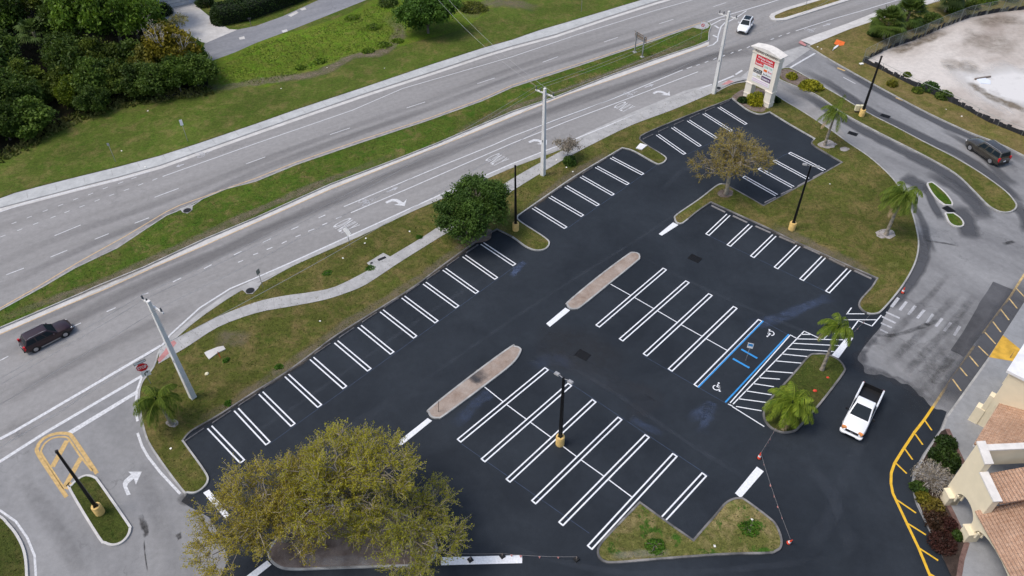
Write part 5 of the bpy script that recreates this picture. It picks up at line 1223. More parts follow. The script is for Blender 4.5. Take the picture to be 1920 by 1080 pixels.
# two-legged guide sign seen from behind
a, b = G(1190, 98, .1), G(1204, 107, .1); d = (b - a).normalized(); t = thing('guide_sign', 'brown back of a two-legged guide sign on the central reservation', 'sign', (a + b) / 2, math.atan2(d.y, d.x)); L = (b - a).length / 2
for s in (-1, 1):
    MB().box((s * L, 0, 1.55), (.14, .14, 3.3)).build('leg', 'grey_metal', t); MB().box((s * L, 0, .02), (.5, .5, .12)).build('footing', 'concrete', t)
MB().box((0, .1, 2.72), (2 * L + .9, .05, .85)).build('board', 'sign_brown', t)
mb = MB()
for z in (2.45, 2.95): mb.box((0, .05, z), (2 * L + .8, .04, .07))
mb.build('rail', 'grey_metal', t)

# fallen road works sign
b = G(1574, 82, .14); t = thing('construction_sign', 'orange diamond road works sign lying on the grass by the far footpath', 'sign', b, R(18))
M = Matrix.Rotation(R(12), 4, 'X'); v = [M @ Vector((x, y, z)) for z in (.06, .09) for x, y in ((0, -.9), (1.0, .05), (.1, 1.0), (-.95, .1))]
MB().add(v, [(4, 5, 6, 7), (3, 2, 1, 0), (0, 1, 5, 4), (1, 2, 6, 5), (2, 3, 7, 6), (3, 0, 4, 7)]).build('sign_plate', 'sign_orange', t)
mb = MB(); mb.tube([(-.6, -.5, .1), (-2.0, -1.3, .06)], .07, 6); mb.tube([(-1.5, -1.1, .08), (-2.4, -1.6, .06)], .04, 5); mb.box((-1.3, -.9, .1), (1.1, .3, .05), R(30)); mb.build('stand', 'sign_white', t)

# ---- shop sign on two legs
A, B = G(1398, 179, .1), G(1442, 201, .1); d = (B - A).normalized(); Ln = (B - A).length; ang = math.atan2(d.y, d.x)
t = thing('pylon_sign', 'tall cream two-legged shop sign with coloured name panels at the street corner', 'sign', (A + B) / 2, ang)
hw = Ln / 2 + .05; DEP = .95; ZB, ZT = 2.15, 7.1
for s in (-1, 1):
    lg = MB().box((s * (hw - .42), .1, ZB / 2 - .05), (1.0, DEP, ZB + .1)).build('leg', 'pylon_cream', t)
    MB().box((s * (hw - .42), .1, ZB), (1.14, DEP + .12, .14)).build('leg_collar', 'pylon_cream', lg); MB().box((s * (hw - .42), .1, .62), (1.12, DEP + .1, .12)).build('leg_band', 'pylon_cream', lg)
MB().box((0, .1, (ZB + ZT) / 2 + .035), (2 * hw + .1, DEP - .06, ZT - ZB - .075)).build('cabinet', 'pylon_cream', t)
hdr = MB().box((0, .1, ZT - .62), (2 * hw + .22, DEP + .08, .14)).build('moulding', 'pylon_cream', t)
mb = MB(); prof = [(-hw - .34, ZT), (hw + .34, ZT), (hw + .34, ZT + .09), (hw * .6, ZT + .34), (hw * .2, ZT + .45), (-hw * .2, ZT + .45), (-hw * .6, ZT + .34), (-hw - .34, ZT + .09)]
v = [(x, y, z) for y in (-DEP / 2 - .18, DEP / 2 + .38) for x, z in prof]; n = len(prof)
mb.add(v, [tuple(range(n)), tuple(range(2 * n - 1, n - 1, -1))] + [(k, n + k, n + (k + 1) % n, (k + 1) % n) for k in range(n)]); mb.build('cap', 'coping_cream', t)
FY = .1 - (DEP - .06) / 2
def plate(u0, u1, v0, v1, mat, txt=None, tm='sign_white', two=None, name='name_panel', tmat2=None):
    x0, x1 = -hw + 2 * hw * u0, -hw + 2 * hw * u1; z0, z1 = ZB + (ZT - ZB) * v0, ZB + (ZT - ZB) * v1
    p = MB().box(((x0 + x1) / 2, FY - .02, (z0 + z1) / 2), (x1 - x0, .04, z1 - z0)).build(name, mat, t)
    M = Matrix.Translation(((x0 + x1) / 2, FY - .045, (z0 + z1) / 2)); w_, h_ = x1 - x0, z1 - z0
    if txt:
        if two:
            text_on(txt, Matrix.Translation((0, 0, h_ * .2)) @ M, w_ * .84, h_ * .34, tm, p, push=-.002); text_on(two, Matrix.Translation((0, 0, -h_ * .22)) @ M, w_ * .9, h_ * .24, tm, p, push=-.002)
        else: text_on(txt, M, w_ * .86, h_ * .6, tm, p, push=-.002)
    return p
v, f = glyphs('INDRIO CROSSING', .02); MB().add([((x - .5) * 2 * hw * .86, FY - .006, ZT - .5 + y * .36) for x, y in v], f).build('header_lettering', 'letter_tan', t)
plate(.16, .86, .68, .845, 'sign_red', 'White Deals', 'sign_white', 'Furn. Mattress & More')
plate(.16, .48, .575, .67, 'sign_red', 'bealls', 'sign_white')
plate(.51, .86, .575, .67, 'sign_white', 'Dollar Tree', 'sign_green')
pp = plate(.51, .86, .47, .565, 'sign_white', None); text_on('Shoe', Matrix.Translation((-hw + 2 * hw * .77, FY - .045, ZB + (ZT - ZB) * .517)), .6, .25, 'sign_red', pp, push=-.002)
MB().box((-hw + 2 * hw * .6, FY - .045, ZB + (ZT - ZB) * .517), (.55, .01, .3)).build('logo', 'sign_orange', pp)
plate(.16, .48, .36, .47, 'sign_black', 'FAMILY', 'sign_white', 'HAIR CUTS')
plate(.51, .86, .36, .46, 'sign_white', 'JoAnn', 'sign_black')
pp = plate(.16, .48, .25, .34, 'sign_white', None); text_on('Deli', Matrix.Translation((-hw + 2 * hw * .39, FY - .045, ZB + (ZT - ZB) * .295)), .5, .26, 'sign_olive', pp, push=-.002)
plate(.51, .86, .24, .35, 'sign_purple', 'metro', 'sign_white')
pp = plate(.16, .86, .10, .22, 'sign_white', None)
for z_ in (.185, .135): MB().box((0, FY - .045, ZB + (ZT - ZB) * z_), (2 * hw * .62, .01, .06)).build('text_line', 'sign_pink', pp)

# ---- wheel stops, each one its own block
def stop_mesh(mat):
    mb = MB(); v = []
    for x in (-.9, .9): v += [(x, -.075, 0), (x, .075, 0), (x * .985, .055, .11), (x * .985, -.055, .11)]
    mb.add(v, [(0, 3, 2, 1), (4, 5, 6, 7), (0, 1, 5, 4), (1, 2, 6, 5), (2, 3, 7, 6), (3, 0, 4, 7)]); return mb
sp = {m: stop_mesh(m).build('wheel_stop', m) for m in ('sealed_stop', 'stop_concrete')}; suse = set()
ORDN = ['first', 'second', 'third', 'fourth', 'fifth', 'sixth', 'seventh', 'eighth', 'ninth', 'tenth', 'eleventh', 'twelfth', 'thirteenth', 'fourteenth', 'fifteenth']
rnd = random.Random(8)
def stops(key, mat, off, ends, label, group):
    T = [G(*p) for p in ENDS[key][1]]; E = [G(*p) for p in ENDS[key][0]]
    if ends & 1: T = [T[0] * 2 - T[1]] + T; E = [E[0] * 2 - E[1]] + E
    if ends & 2: T.append(T[-1] * 2 - T[-2]); E.append(E[-1] * 2 - E[-2])
    for k in range(len(T) - 1):
        c = (T[k] + T[k + 1]) / 2; d = (T[k + 1] - T[k]).normalized(); o_ = ((T[k] - E[k]) + (T[k + 1] - E[k + 1])).normalized()
        src = sp[mat]; o = src if mat not in suse else src.copy()
        if mat in suse: COL.objects.link(o)
        suse.add(mat); o.location = c + o_ * (off + rnd.uniform(-.04, .04)) + Vector((0, 0, .006)); o.rotation_euler = (0, 0, math.atan2(d.y, d.x) + rnd.uniform(-.02, .02))
        tag(o, label % ORDN[k], 'wheel stop', group)
stops('L', 'sealed_stop', .18, 1, 'blackened wheel stop of the long west row, %s from its lower end', 'wheel stops of the west row')
stops('U', 'sealed_stop', .22, 3, 'blackened wheel stop above the bare light pole, %s from the pole', 'wheel stops of the upper west row')
stops('T', 'sealed_stop', .3, 3, 'blackened wheel stop of the top row, %s counting toward the shop sign', 'wheel stops of the top row')
stops('Q', 'stop_concrete', .25, 3, 'grey wheel stop right of the brown oak, %s from the oak', 'wheel stops right of the brown oak')
stops('V', 'stop_concrete', .12, 3, 'pale wheel stop below the big lawn, %s from the brown oak', 'wheel stops below the lawn')

# ---- drain grates and manholes
def grate(px, w_, l_, rz, label, z=.0085, group=None):
    t = thing('drain_grate', label, 'drain', G(px[0], px[1], z), rz, group)
    MB().box((0, 0, .004), (w_, l_, .008)).build('sump', 'grate_iron', t)
    mb = MB(); n = int(l_ / .11)
    for k in range(n): mb.box((0, -l_ / 2 + (k + .5) * l_ / n, .016), (w_, .035, .016))
    for x in (-w_ / 2, 0, w_ / 2): mb.box((x, 0, .018), (.05, l_, .020))
    mb.build('bars', 'black_metal', t); return t
grate((1093, 665.5), 1.2, .95, R(-38), 'black iron drain grate between the two stone-topped islands and the middle bays')
grate((1303, 484.5), 1.2, .95, R(-40), 'black iron drain grate in the aisle right of the upper stone-topped island')
grate((1660, 217.5), 1.1, .8, R(-38), 'black drain grate in the outer lane of the east drive by the light pole', .016)
grate((1599, 250.5), 1.1, .8, R(-38), 'black drain grate in the inner lane of the east drive near the thin palm', .016)
grate((1779, 393), 1.1, .95, R(-65), 'black drain grate filling the gap between the two tiny kerbed islands', .02)
def manhole(px, r, z, label):
    t = thing('manhole_cover', label, 'manhole', G(px[0], px[1], z)); MB().lathe([(r, 0), (r, .012), (r * .9, .014)], 20).build('cover', 'grate_iron', t); MB().lathe([(r * 1.15, 0), (r * 1.15, .006)], 20).build('ring', 'stop_concrete', t)
manhole((351, 394.5), .42, .138, 'dark round manhole cover on the concrete pad of the central reservation')
manhole((469, 545), .42, .155, 'dark round manhole cover on the concrete pad at the road bend')
manhole((1347, 165), .35, .149, 'small dark manhole cover on the footpath at the street corner')
manhole((1319, 52), .3, .138, 'dark manhole cover on the concrete nose of the central reservation')
t = thing('access_hatch', 'pair of small dark hatches on the concrete pad beside the footpath', 'hatch', G(716, 485, .154), ROADANG); MB().box((0, 0, .005), (.9, .35, .01)).build('lid', 'grate_iron', t); MB().box((-1.2, .0, .005), (.28, .25, .01)).build('small_lid', 'grate_iron', t)
o = MB().prism([(p[0], p[1]) for p in W([(384, 664), (389, 661), (409, 653), (420, 651), (424, 657), (409, 664), (393, 676), (388, 670)])], .10, .20).build('utility_slab', 'pale_concrete'); tag(o, 'pale concrete slab lying on the corner lawn beside the utility pole', 'slab')
t = thing('marker_stake', 'thin rusty marker stake standing on the pale slab of the corner lawn', 'stake', G(414, 671, .12)); MB().tube([(0, 0, 0), (-.1, .05, .8)], .035, 6).build('stake', 'cone_orange', t); MB().tube([(-.1, .05, .8), (-.105, .05, .86)], .045, 6).build('cap', 'paper', t)
o = MB().prism([(p[0], p[1]) for p in W([(1192, 280), (1200, 271), (1213, 275), (1203, 283)])], .10, .22).build('utility_slab', 'stucco_white'); tag(o, 'white concrete slab on the small grass finger near the pale bush', 'slab')
t = thing('utility_cabinet', 'cream twin utility cabinet beside the light pole on the drive median', 'cabinet', G(1609, 210, .11), R(-5))
for s in (-1, 1): c = MB().box((s * .29, 0, .62), (.52, .42, .75), 0, 0, .92).build('cabinet_box', 'box_cream', t)
MB().box((0, 0, .12), (.9, .3, .26)).build('stand', 'grate_iron', t)
o = MB().tube([(0, 0, 0), (.12, .05, 1.35)], .03, 6).build('marker_rod', 'sign_brown'); o.location = G(822, 772, .13); tag(o, 'thin dark rod standing at the lower end of the lower stone-topped island', 'rod')
o = MB().prism([(p[0], p[1]) for p in W([(1830, 151), (1843, 147), (1856, 154), (1856, 160), (1838, 159)])], .13, .24).build('tarpaulin', 'tarp'); tag(o, 'pale blue-white sheet spread on the sand lot', 'sheet')
o = MB().box((0, 0, .1), (2.6, .2, .2), R(15)).build('timber_plank', 'sign_brown'); o.location = G(1842, 147, .14); tag(o, 'grey timber plank beside the sheet on the sand lot', 'plank')

# ---- cones, weights, flag ropes
def cone(px, label, rz=0, tilt=0):
    t = thing('traffic_cone', label, 'traffic cone', G(px[0], px[1], .008), rz, 'orange traffic cones'); M = Matrix.Rotation(tilt, 3, 'X')
    MB().box((0, 0, .02), (.38, .38, .04), M=M).build('base', 'rubber', t)
    MB().lathe([(.15, .04), (.115, .22), (.112, .222), (.085, .38), (.055, .55), (.03, .74)], 14, M=M).build('body', 'cone_orange', t, 50)
    MB().lathe([(.118, .24), (.089, .40)], 14, M=M).build('band', 'sign_white', t, 50); return t
cone((1423, 859), 'orange cone below the palm island where two flag ropes meet'); cone((1478, 1018), 'orange cone at the lower right tip of the notched grass island', .5, .25); cone((1692, 549), 'orange cone at the lawn kerb above the crossing bars')
def weight(px, label):
    t = thing('rope_weight', label, 'weight', G(px[0], px[1], .018), R(35), 'black rope weights'); MB().box((0, 0, .07), (.36, .36, .14), 0, 0, .85).build('block', 'rubber', t)
    MB().lathe([(.06, .14), (.05, .36), (.02, .42)], 8).build('stub', 'sign_brown', t)
weight((882, 1050), 'black rope weight on the long white bar near the oaks'); weight((942, 1043), 'black rope weight on the upper rim of the long white bar'); weight((1081, 1049), 'black rope weight left of the notched grass island')
def rope(pts, z, label, flags, seed, sag=.25):
    rnd = random.Random(seed); P = [G(*p) for p in pts]; t = thing('flag_rope', label, 'flag rope', (P[0].x, P[0].y, 0)); o0 = Vector((P[0].x, P[0].y, 0)); line = []
    for a, b, za, zb in zip(P[:-1], P[1:], z[:-1], z[1:]):
        for k in range(9): q = k / 8; line.append(a.lerp(b, q) - o0 + Vector((0, 0, za + (zb - za) * q - sag * 4 * q * (1 - q))))
    MB().tube(line, .009, 4).build('rope', 'rope_grey', t)
    for k in range(flags):
        i = int((k + .7) / flags * (len(line) - 2)); p = line[i]; d = (line[i + 1] - line[i]).normalized(); w_ = rnd.uniform(.08, .14)
        MB().add([p + d * w_, p - d * w_, p - d * w_ * .5 + Vector((rnd.uniform(-.06, .06), rnd.uniform(-.1, 0), -.22)), p + d * w_ * .2 + Vector((.02, -.05, -.2))], [(0, 1, 2, 3)]).build('flag', 'flag_pink', t)
rope([(1452, 810), (1423, 859)], [.5, .7], 'short rope with pink flags from the palm island to the nearer cone', 6, 1, .12); rope([(1423, 859), (1478, 1018)], [.7, .6], 'long rope with pink flags between the two cones', 6, 2, .2)
rope([(942, 1043), (1081, 1049)], [.4, .4], 'low rope with pink flags between the weights by the white bar', 4, 3, .15); rope([(826, 1040), (942, 1043)], [.3, .4], 'low rope without flags running behind the long white bar', 0, 4, .12)
rope([(1600, 626), (1628, 597)], [.3, .5], 'short rope with a flag beside the walkway hatching', 2, 5, .1)
for i, (p, l) in enumerate([((1528, 733), 'crumpled orange bag on the palm island beside the bushy palm'), ((1552, 708), 'small orange scrap at the gravel ring of the slim palm')]):
    rs_ = random.Random(i); o = MB().lathe([(.02, 0), (.26, .05), (.22, .14), (.12, .22), (.03, .2)], 9).build('orange_bag', 'cone_orange', None, 40); o.location = G(p[0], p[1], .11); o.scale = (.75, .55, .6) if i == 0 else (.55, .4, .4); tag(o, l, 'litter')
o = MB().lathe([(.02, 0), (.2, .04), (.12, .12)], 7).build('litter', 'box_cream'); o.location = G(388, 701, .11); tag(o, 'small yellowish crumpled box on the corner lawn', 'litter')
o = MB().box((0, 0, .05), (.55, .4, .1), .3).build('litter', 'paper'); o.location = G(1615, 120, .14); tag(o, 'white board lying at the bend of the sand lot fence', 'litter')
mb0 = None
for p in [(686, 447), (768, 434), (643, 484), (684, 456), (228, 283), (272, 313), (1062, 314), (1043, 300), (1074, 322), (1533, 88), (1540, 92), (277, 208), (613, 127), (527, 166), (721, 128), (1774, 205), (1803, 218), (150, 200), (116, 239), (600, 602), (1340, 1024), (1410, 974), (320, 841), (1556, 345)]:
    if mb0 is None: mb0 = MB().add([(-.10, -.07, 0), (.08, -.08, .01), (.10, .07, .05), (-.07, .09, .02)], [(0, 1, 2, 3)]).build('paper_scrap', 'paper'); o = mb0
    else: o = mb0.copy(); COL.objects.link(o)
    o.location = G(p[0], p[1], .16); o.rotation_euler = (0, 0, p[0]); tag(o, 'small pale paper scrap lying on the grass', 'litter', 'paper scraps on the grass')

# ---- fence round the sand lot
def fence(pts, hgt, label, silt, wire_on=True):
    P = [G(p[0], p[1], .13) for p in pts]; o0 = P[0].copy(); t = thing('site_fence', label, 'fence', o0); al = along(P, 3.0)
    for p, d in al: MB().tube([p - o0 + Vector((0, 0, -.3)), p - o0 + Vector((0, 0, hgt + .1))], .035, 5).build('post', 'fence_wire', t)
    mb = MB()
    for zz_ in ([hgt] if wire_on else [hgt]): mb.tube([p - o0 + Vector((0, 0, zz_)) for p in P], .025, 4)
    mb.build('top_rail', 'fence_wire', t)
    if wire_on:
        mb = MB()
        for a, b in zip(P[:-1], P[1:]):
            L = (b - a).length; d = (b - a) / L; n = int(L / .085)
            for k in range(n):
                x = k / n * L
                for s in (1, -1):
                    x1 = x + s * hgt; q = max(0, min(L, x1)); f_ = abs(q - x) / hgt
                    p0 = a + d * x - o0; p1 = a + d * q - o0 + Vector((0, 0, hgt * f_)); w_ = d * .009
                    mb.add([p0 - w_, p0 + w_, p1 + w_, p1 - w_], [(0, 1, 2, 3)])
        mb.build('wire_mesh', 'fence_wire', t)
    mb = MB(); rnd = random.Random(len(pts)); S_ = along(P, .55)
    for (a, d), (b, d2) in zip(S_[:-1], S_[1:]):
        nn = Vector((-d.y, d.x, 0)); h1 = silt * rnd.uniform(.75, 1.15)
        j = nn * rnd.uniform(-.12, .12)
        mb.add([a - o0, b - o0, b - o0 + Vector((0, 0, h1)) + j, a - o0 + Vector((0, 0, h1 * .95)) + j, a - o0 - nn * .5 + Vector((0, 0, -.005)), b - o0 - nn * .5 + Vector((0, 0, -.005))], [(0, 1, 2, 3), (0, 4, 5, 1)])
    mb.build('silt_skirt', 'silt_cloth', t)
fence([(1617, 116), (1640, 104), (1665, 92), (1715, 75), (1765, 53), (1815, 34), (1865, 24), (1920, 18), (2000, 10)], 2.0, 'chain link fence with a black silt skirt along the far side of the sand lot', .85)
fence([(1619, 117), (1650, 130), (1690, 150), (1727, 168), (1802, 200), (1852, 228), (1925, 257), (2000, 290)], 1.0, 'low black silt fence along the near side of the sand lot', .85, False)

# garage at the top left
gx = G(372, 3, .1); gy = G(290, 21, .1); d = (gx - gy).normalized(); t = thing('house', 'white house with a closed garage door at the head of the private drive', 'house', (gx + gy) / 2, math.atan2(d.y, d.x)); Lh = (gx - gy).length
MB().box((0, 4.1, 1.5), (Lh + .6, 8, 3.1)).build('wall', 'garage_white', t)
gd = MB().box((-.4, .06, 1.15), (Lh * .72, .06, 2.3)).build('garage_door', 'stucco_white', t); mb = MB()
for z in (.6, 1.15, 1.7): mb.box((-.4, .02, z), (Lh * .71, .03, .03))
mb.build('panel_groove', 'stop_concrete', gd)
mb = MB(); hx = Lh / 2 + .8; mb.add([(-hx, -.5, 3.05), (hx, -.5, 3.05), (hx, 8.7, 3.05), (-hx, 8.7, 3.05), (-hx + 4, 4.1, 4.9), (hx - 4, 4.1, 4.9)], [(0, 1, 5, 4), (1, 2, 5), (2, 3, 4, 5), (3, 0, 4), (3, 2, 1, 0)]); mb.build('roof', 'roof_shingle', t)
t = thing('mailbox', 'dark mailbox on a post between the hedge and the side street', 'mailbox', G(471, 49, .11)); MB().tube([(0, 0, 0), (0, 0, 1.1)], .05, 6).build('post', 'sign_brown', t); MB().box((0, 0, 1.2), (.5, .22, .24)).build('box', 'trim_black', t)
t = thing('white_post', 'short white post on the lawn beside the garage shrub', 'post', G(394, 9, .11)); MB().lathe([(.08, 0), (.07, 1.5), (.1, 1.52), (.1, 1.6)], 8).build('shaft', 'sign_white', t)

# ---------------------------------------------------------------- vehicles (x forward, y left)
def loft(stn, prof):
    """stn: (x, half width, z bottom, z top); prof: half section (y share, z share)"""
    ring = prof + [(-a, b) for a, b in prof[::-1] if a > 1e-6]; n = len(ring); v = []; f = []
    for x, w_, zb, zt in stn: v += [(x, a * w_, zb + (zt - zb) * b) for a, b in ring]
    for i in range(len(stn) - 1):
        for k in range(n): q = (k + 1) % n; f.append((i * n + k, (i + 1) * n + k, (i + 1) * n + q, i * n + q))
    f.append(tuple(range(n))); f.append(tuple((len(stn) - 1) * n + k for k in range(n))[::-1])
    return MB().add(v, f)
BODY = [(0, 0), (.80, 0), (.93, .10), (.985, .30), (1, .55), (.985, .78), (.93, .93), (.80, 1.0), (0, 1.03)]
def frustum(x0, x1, w0, z0, x2, x3, w1, z1): return [Vector(p) for p in ((x0, -w0, z0), (x1, -w0, z0), (x1, w0, z0), (x0, w0, z0), (x2, -w1, z1), (x3, -w1, z1), (x3, w1, z1), (x2, w1, z1))]
def bevelled(v, mat, parent, name, wd=.07, crown=.03):
    bm = bmesh.new(); V = [bm.verts.new(p) for p in v]
    for q in ((3, 2, 1, 0), (4, 5, 6, 7), (0, 1, 5, 4), (1, 2, 6, 5), (2, 3, 7, 6), (3, 0, 4, 7)): bm.faces.new([V[i] for i in q])
    bmesh.ops.bevel(bm, geom=[e for e in bm.edges if max(p.co.z for p in e.verts) > v[0].z + .05], offset=wd, segments=3, profile=.6, affect='EDGES')
    me = bpy.data.meshes.new(name); bm.to_mesh(me); bm.free(); return link(name, me, mat, parent, 35)
def pane(quad, u0, u1, v0, v1, name, parent, mat='glass', push=.012):
    a, b, c, d = quad; P = lambda u, v: (a.lerp(b, u)).lerp(d.lerp(c, u), v); n = (b - a).cross(d - a).normalized() * push
    return MB().add([P(u0, v0) + n, P(u1, v0) + n, P(u1 - .015, v1) + n, P(u0 + .015, v1) + n], [(0, 1, 2, 3)]).build(name, mat, parent)
def wheel(root, x, y, r, w_=.24):
    s = 1 if y > 0 else -1; M = Matrix.Rotation(math.pi / 2, 3, 'X')
    wo = MB().lathe([(r * .62, -w_ / 2), (r * .95, -w_ / 2), (r, -w_ / 3), (r, w_ / 3), (r * .95, w_ / 2), (r * .62, w_ / 2)], 20, (x, y, r), M=M).build('wheel', 'rubber', root, 40)
    MB().lathe([(r * .64, -w_ / 2 - .012), (r * .60, w_ / 2 + .012)], 16, (x, y, r), M=M).build('rim', 'rim_silver', wo, 40)
    MB().lathe([(r * 1.22, -.1), (r * 1.22, .1)], 18, (x, y - s * .005, r * 1.02), M=M).build('wheel_arch', 'trim_black', wo)
def car(label, cat, name, loc, head, mat, L=4.8, hw=.93, belt=1.02, roof=1.72, hood=.98, nose=.86, cab=(-2.2, .95, -1.85, .15), wr=.36, wb=(-1.42, 1.42), split=(.02, .34, .66, .98), tail='tall', sun=False, front=True, rails=False, rear_h=None):
    t = thing(name, label, cat, loc, math.atan2(head.y, head.x)); f = L / 2; rh = rear_h or belt
    loft([(-f, hw * .84, .42, rh * .88), (-f + .12, hw * .95, .30, rh * .97), (-f + .5, hw, .22, rh), (cab[1] * .4, hw, .22, belt), (cab[1], hw, .22, belt * .99), (f - .75, hw * .985, .22, hood), (f - .25, hw * .9, .25, nose), (f - .04, hw * .74, .34, nose * .84), (f, hw * .62, .42, nose * .7)], BODY).build('body', mat, t, 40)
    v = frustum(cab[0], cab[1], hw * .93, belt - .03, cab[2], cab[3], hw * .72, roof); cb = bevelled(v, mat, t, 'cabin', .09)
    pane((v[1], v[2], v[6], v[5]), .07, .93, .12, .93, 'windscreen', cb); pane((v[3], v[0], v[4], v[7]), .09, .91, .30, .90, 'rear_window', cb)
    for q, sg in (((v[0], v[1], v[5], v[4]), 1), ((v[2], v[3], v[7], v[6]), -1)):
        cuts = [.035, .36, .385, .66, .685, .93] if len(split) == 4 else [.04, .5, .53, .93]
        cuts = cuts if sg > 0 else [1 - c for c in cuts[::-1]]
        for a, b in zip(cuts[::2], cuts[1::2]): pane(q, a, b, .16, .86, 'side_window', cb)
    if sun: MB().box(((cab[2] + cab[3]) / 2 + .05, 0, roof + .012), ((cab[3] - cab[2]) * .86, hw * 1.12, .02)).build('glass_roof', 'glass', cb)
    if rails:
        for s in (-1, 1): MB().tube([(cab[2] + .2, s * hw * .66, roof + .01), (cab[2] + .4, s * hw * .66, roof + .07), (cab[3] - .3, s * hw * .66, roof + .07), (cab[3] - .1, s * hw * .66, roof + .01)], .022, 5).build('roof_rail', 'rim_silver', cb)
    for x in wb:
        for s in (-1, 1): wheel(t, x, s * (hw - .11), wr)
    for s in (-1, 1):
        MB().box((f - .22, s * hw * .70, nose * .80), (.22, hw * .3, .13), -s * .45).build('headlight', 'lamp_clear', t)
        z0 = rh * .80 if tail == 'low' else rh * .92
        MB().box((-f + .12, s * hw * .84, z0), (.2, .2, .22 if tail == 'low' else .48)).build('taillight', 'lamp_red', t)
        m = MB().box((cab[1] - .45, s * (hw + .12), belt + .1), (.12, .2, .15)).build('mirror', mat, t)
    MB().box((f - .03, 0, nose * .62), (.08, hw * .95, .16)).build('grille', 'trim_black', t); MB().box((f - .06, 0, .40), (.14, hw * 1.3, .14)).build('front_bumper', 'trim_black', t)
    MB().box((-f + .0, 0, .48), (.16, hw * 1.5, .2)).build('rear_bumper', 'trim_black' if mat != 'car_white' else mat, t)
    MB().box((-f - .01, 0, rh * .68), (.03, .34, .16)).build('licence_plate', 'sign_white', t)
    for s in (-1, 1): MB().box((0, s * (hw + .002), .30), (wb[1] - wb[0] - 1.0, .02, .1)).build('sill', 'trim_black' if mat != 'car_maroon' else 'rim_silver', t)
    return t
def spot(a, b, side=0.0):
    a, b = G(*a, .003), G(*b, .003); h = (b - a).normalized(); return (a + b) / 2 + Vector((-h.y, h.x, 0)) * side, h
c, h = spot((69, 661), (128, 631), .9)
car('dark maroon estate with roof rails and a red tail lamp driving on the near carriageway', 'car', 'parked_car' if False else 'estate_car', c, h, 'car_maroon', 4.75, .93, 1.0, 1.66, .98, .88, (-2.2, 1.0, -1.8, .2), .36, (-1.45, 1.42), rails=True).scale = (.93, .93, .92)
c, h = spot((1852, 306), (1817, 282.5), -.98)
car('long grey-brown estate with silver wheels on the outer lane of the east drive', 'car', 'estate_car', c, h, 'car_brown', 5.3, .99, 1.12, 1.86, 1.12, 1.02, (-2.55, .95, -2.35, .35), .40, (-1.6, 1.55), rails=True)
h = (G(1388, 68) - G(1408, 36)).normalized()
car('white crossover with a dark glass roof turning at the street junction', 'car', 'crossover_car', G(1396, 55, .003), h, 'car_white', 4.4, .9, 1.0, 1.6, .98, .84, (-2.0, .9, -1.6, .1), .34, (-1.3, 1.32), (.1, .5, .9), 'low', sun=True)
h = (G(1300, 40) - G(1440, -10)).normalized()
car('black car cut off by the top edge on the far carriageway', 'car', 'saloon_car', G(1421, -8, .003), h, 'car_black', 4.7, .92, .95, 1.45, .92, .8, (-1.9, .9, -1.3, .1), .33, (-1.4, 1.4), (.1, .5, .9), 'low')

# white pickup
c, h = spot((1627, 748), (1596, 812)); t = thing('pickup_truck', 'white pickup truck with an empty black load bed driving toward the camera side', 'pickup truck', c, math.atan2(h.y, h.x)); hw = .98; f = 2.95; t.scale = (.96, .95, .96)
loft([(-.62, hw, .34, 1.16), (1.0, hw, .34, 1.16), (1.25, hw, .34, 1.15), (2.3, hw * .99, .34, 1.1), (2.72, hw * .93, .36, 1.02), (2.9, hw * .82, .42, .88), (f, hw * .7, .5, .76)], BODY).build('body', 'car_white', t, 40)
v = frustum(-.66, 1.50, hw * .93, 1.13, -.45, .36, hw * .76, 1.86); cb = bevelled(v, 'car_white', t, 'cab', .10)
pane((v[1], v[2], v[6], v[5]), .06, .94, .10, .94, 'windscreen', cb); pane((v[3], v[0], v[4], v[7]), .12, .88, .25, .85, 'rear_window', cb)
for q, cuts in (((v[0], v[1], v[5], v[4]), (.05, .36, .40, .93)), ((v[2], v[3], v[7], v[6]), (.07, .60, .64, .95))):
    for a, b in zip(cuts[::2], cuts[1::2]): pane(q, a, b, .12, .88, 'side_window', cb)
for s in (-1, 1):
    mb = loft([(-2.9, .07, .36, 1.2), (-2.8, .075, .34, 1.24), (-.62, .075, .34, 1.24)], [(0, 0), (1, .04), (1, .96), (0, 1)]); mb.v = [(x, y + s * (hw - .075), z) for x, y, z in mb.v]; mb.build('bed_side', 'car_white', t, 30)
    MB().box((-1.75, s * (hw - .165), .98), (2.2, .03, .48)).build('bed_liner', 'trim_black', t)
    for x in (-1.82, 1.86): wheel(t, x, s * (hw - .12), .39, .27)
    MB().box((2.80, s * .70, .93), (.22, .36, .2), -s * .35).build('headlight', 'lamp_amber', t)
    m = MB().box((1.05, s * (hw + .16), 1.32), (.12, .24, .2)).build('mirror', 'trim_black', t)
    MB().box((-2.9, s * .88, 1.0), (.06, .14, .36)).build('taillight', 'lamp_red', t)
MB().box((-1.76, 0, .72), (2.24, 1.62, .06)).build('bed_floor', 'trim_black', t); MB().box((-.68, 0, .98), (.04, 1.62, .5)).build('bed_headboard', 'trim_black', t)
MB().box((-2.86, 0, .95), (.07, 1.62, .54)).build('tailgate', 'trim_black', t); MB().box((2.93, 0, .84), (.08, 1.1, .2)).build('grille', 'trim_black', t)
MB().box((2.975, 0, .84), (.02, .24, .1)).build('emblem', 'rim_silver', t)
fb = loft([(2.72, .98, .42, .62), (2.98, .92, .44, .62), (3.08, .8, .46, .6)], [(0, 0), (1, .1), (1, .9), (0, 1)]).build('front_bumper', 'car_white', t, 40); MB().box((3.06, 0, .5), (.06, .9, .1)).build('air_intake', 'trim_black', fb)
MB().box((-2.98, 0, .55), (.14, 1.8, .16)).build('rear_bumper', 'rim_silver', t)

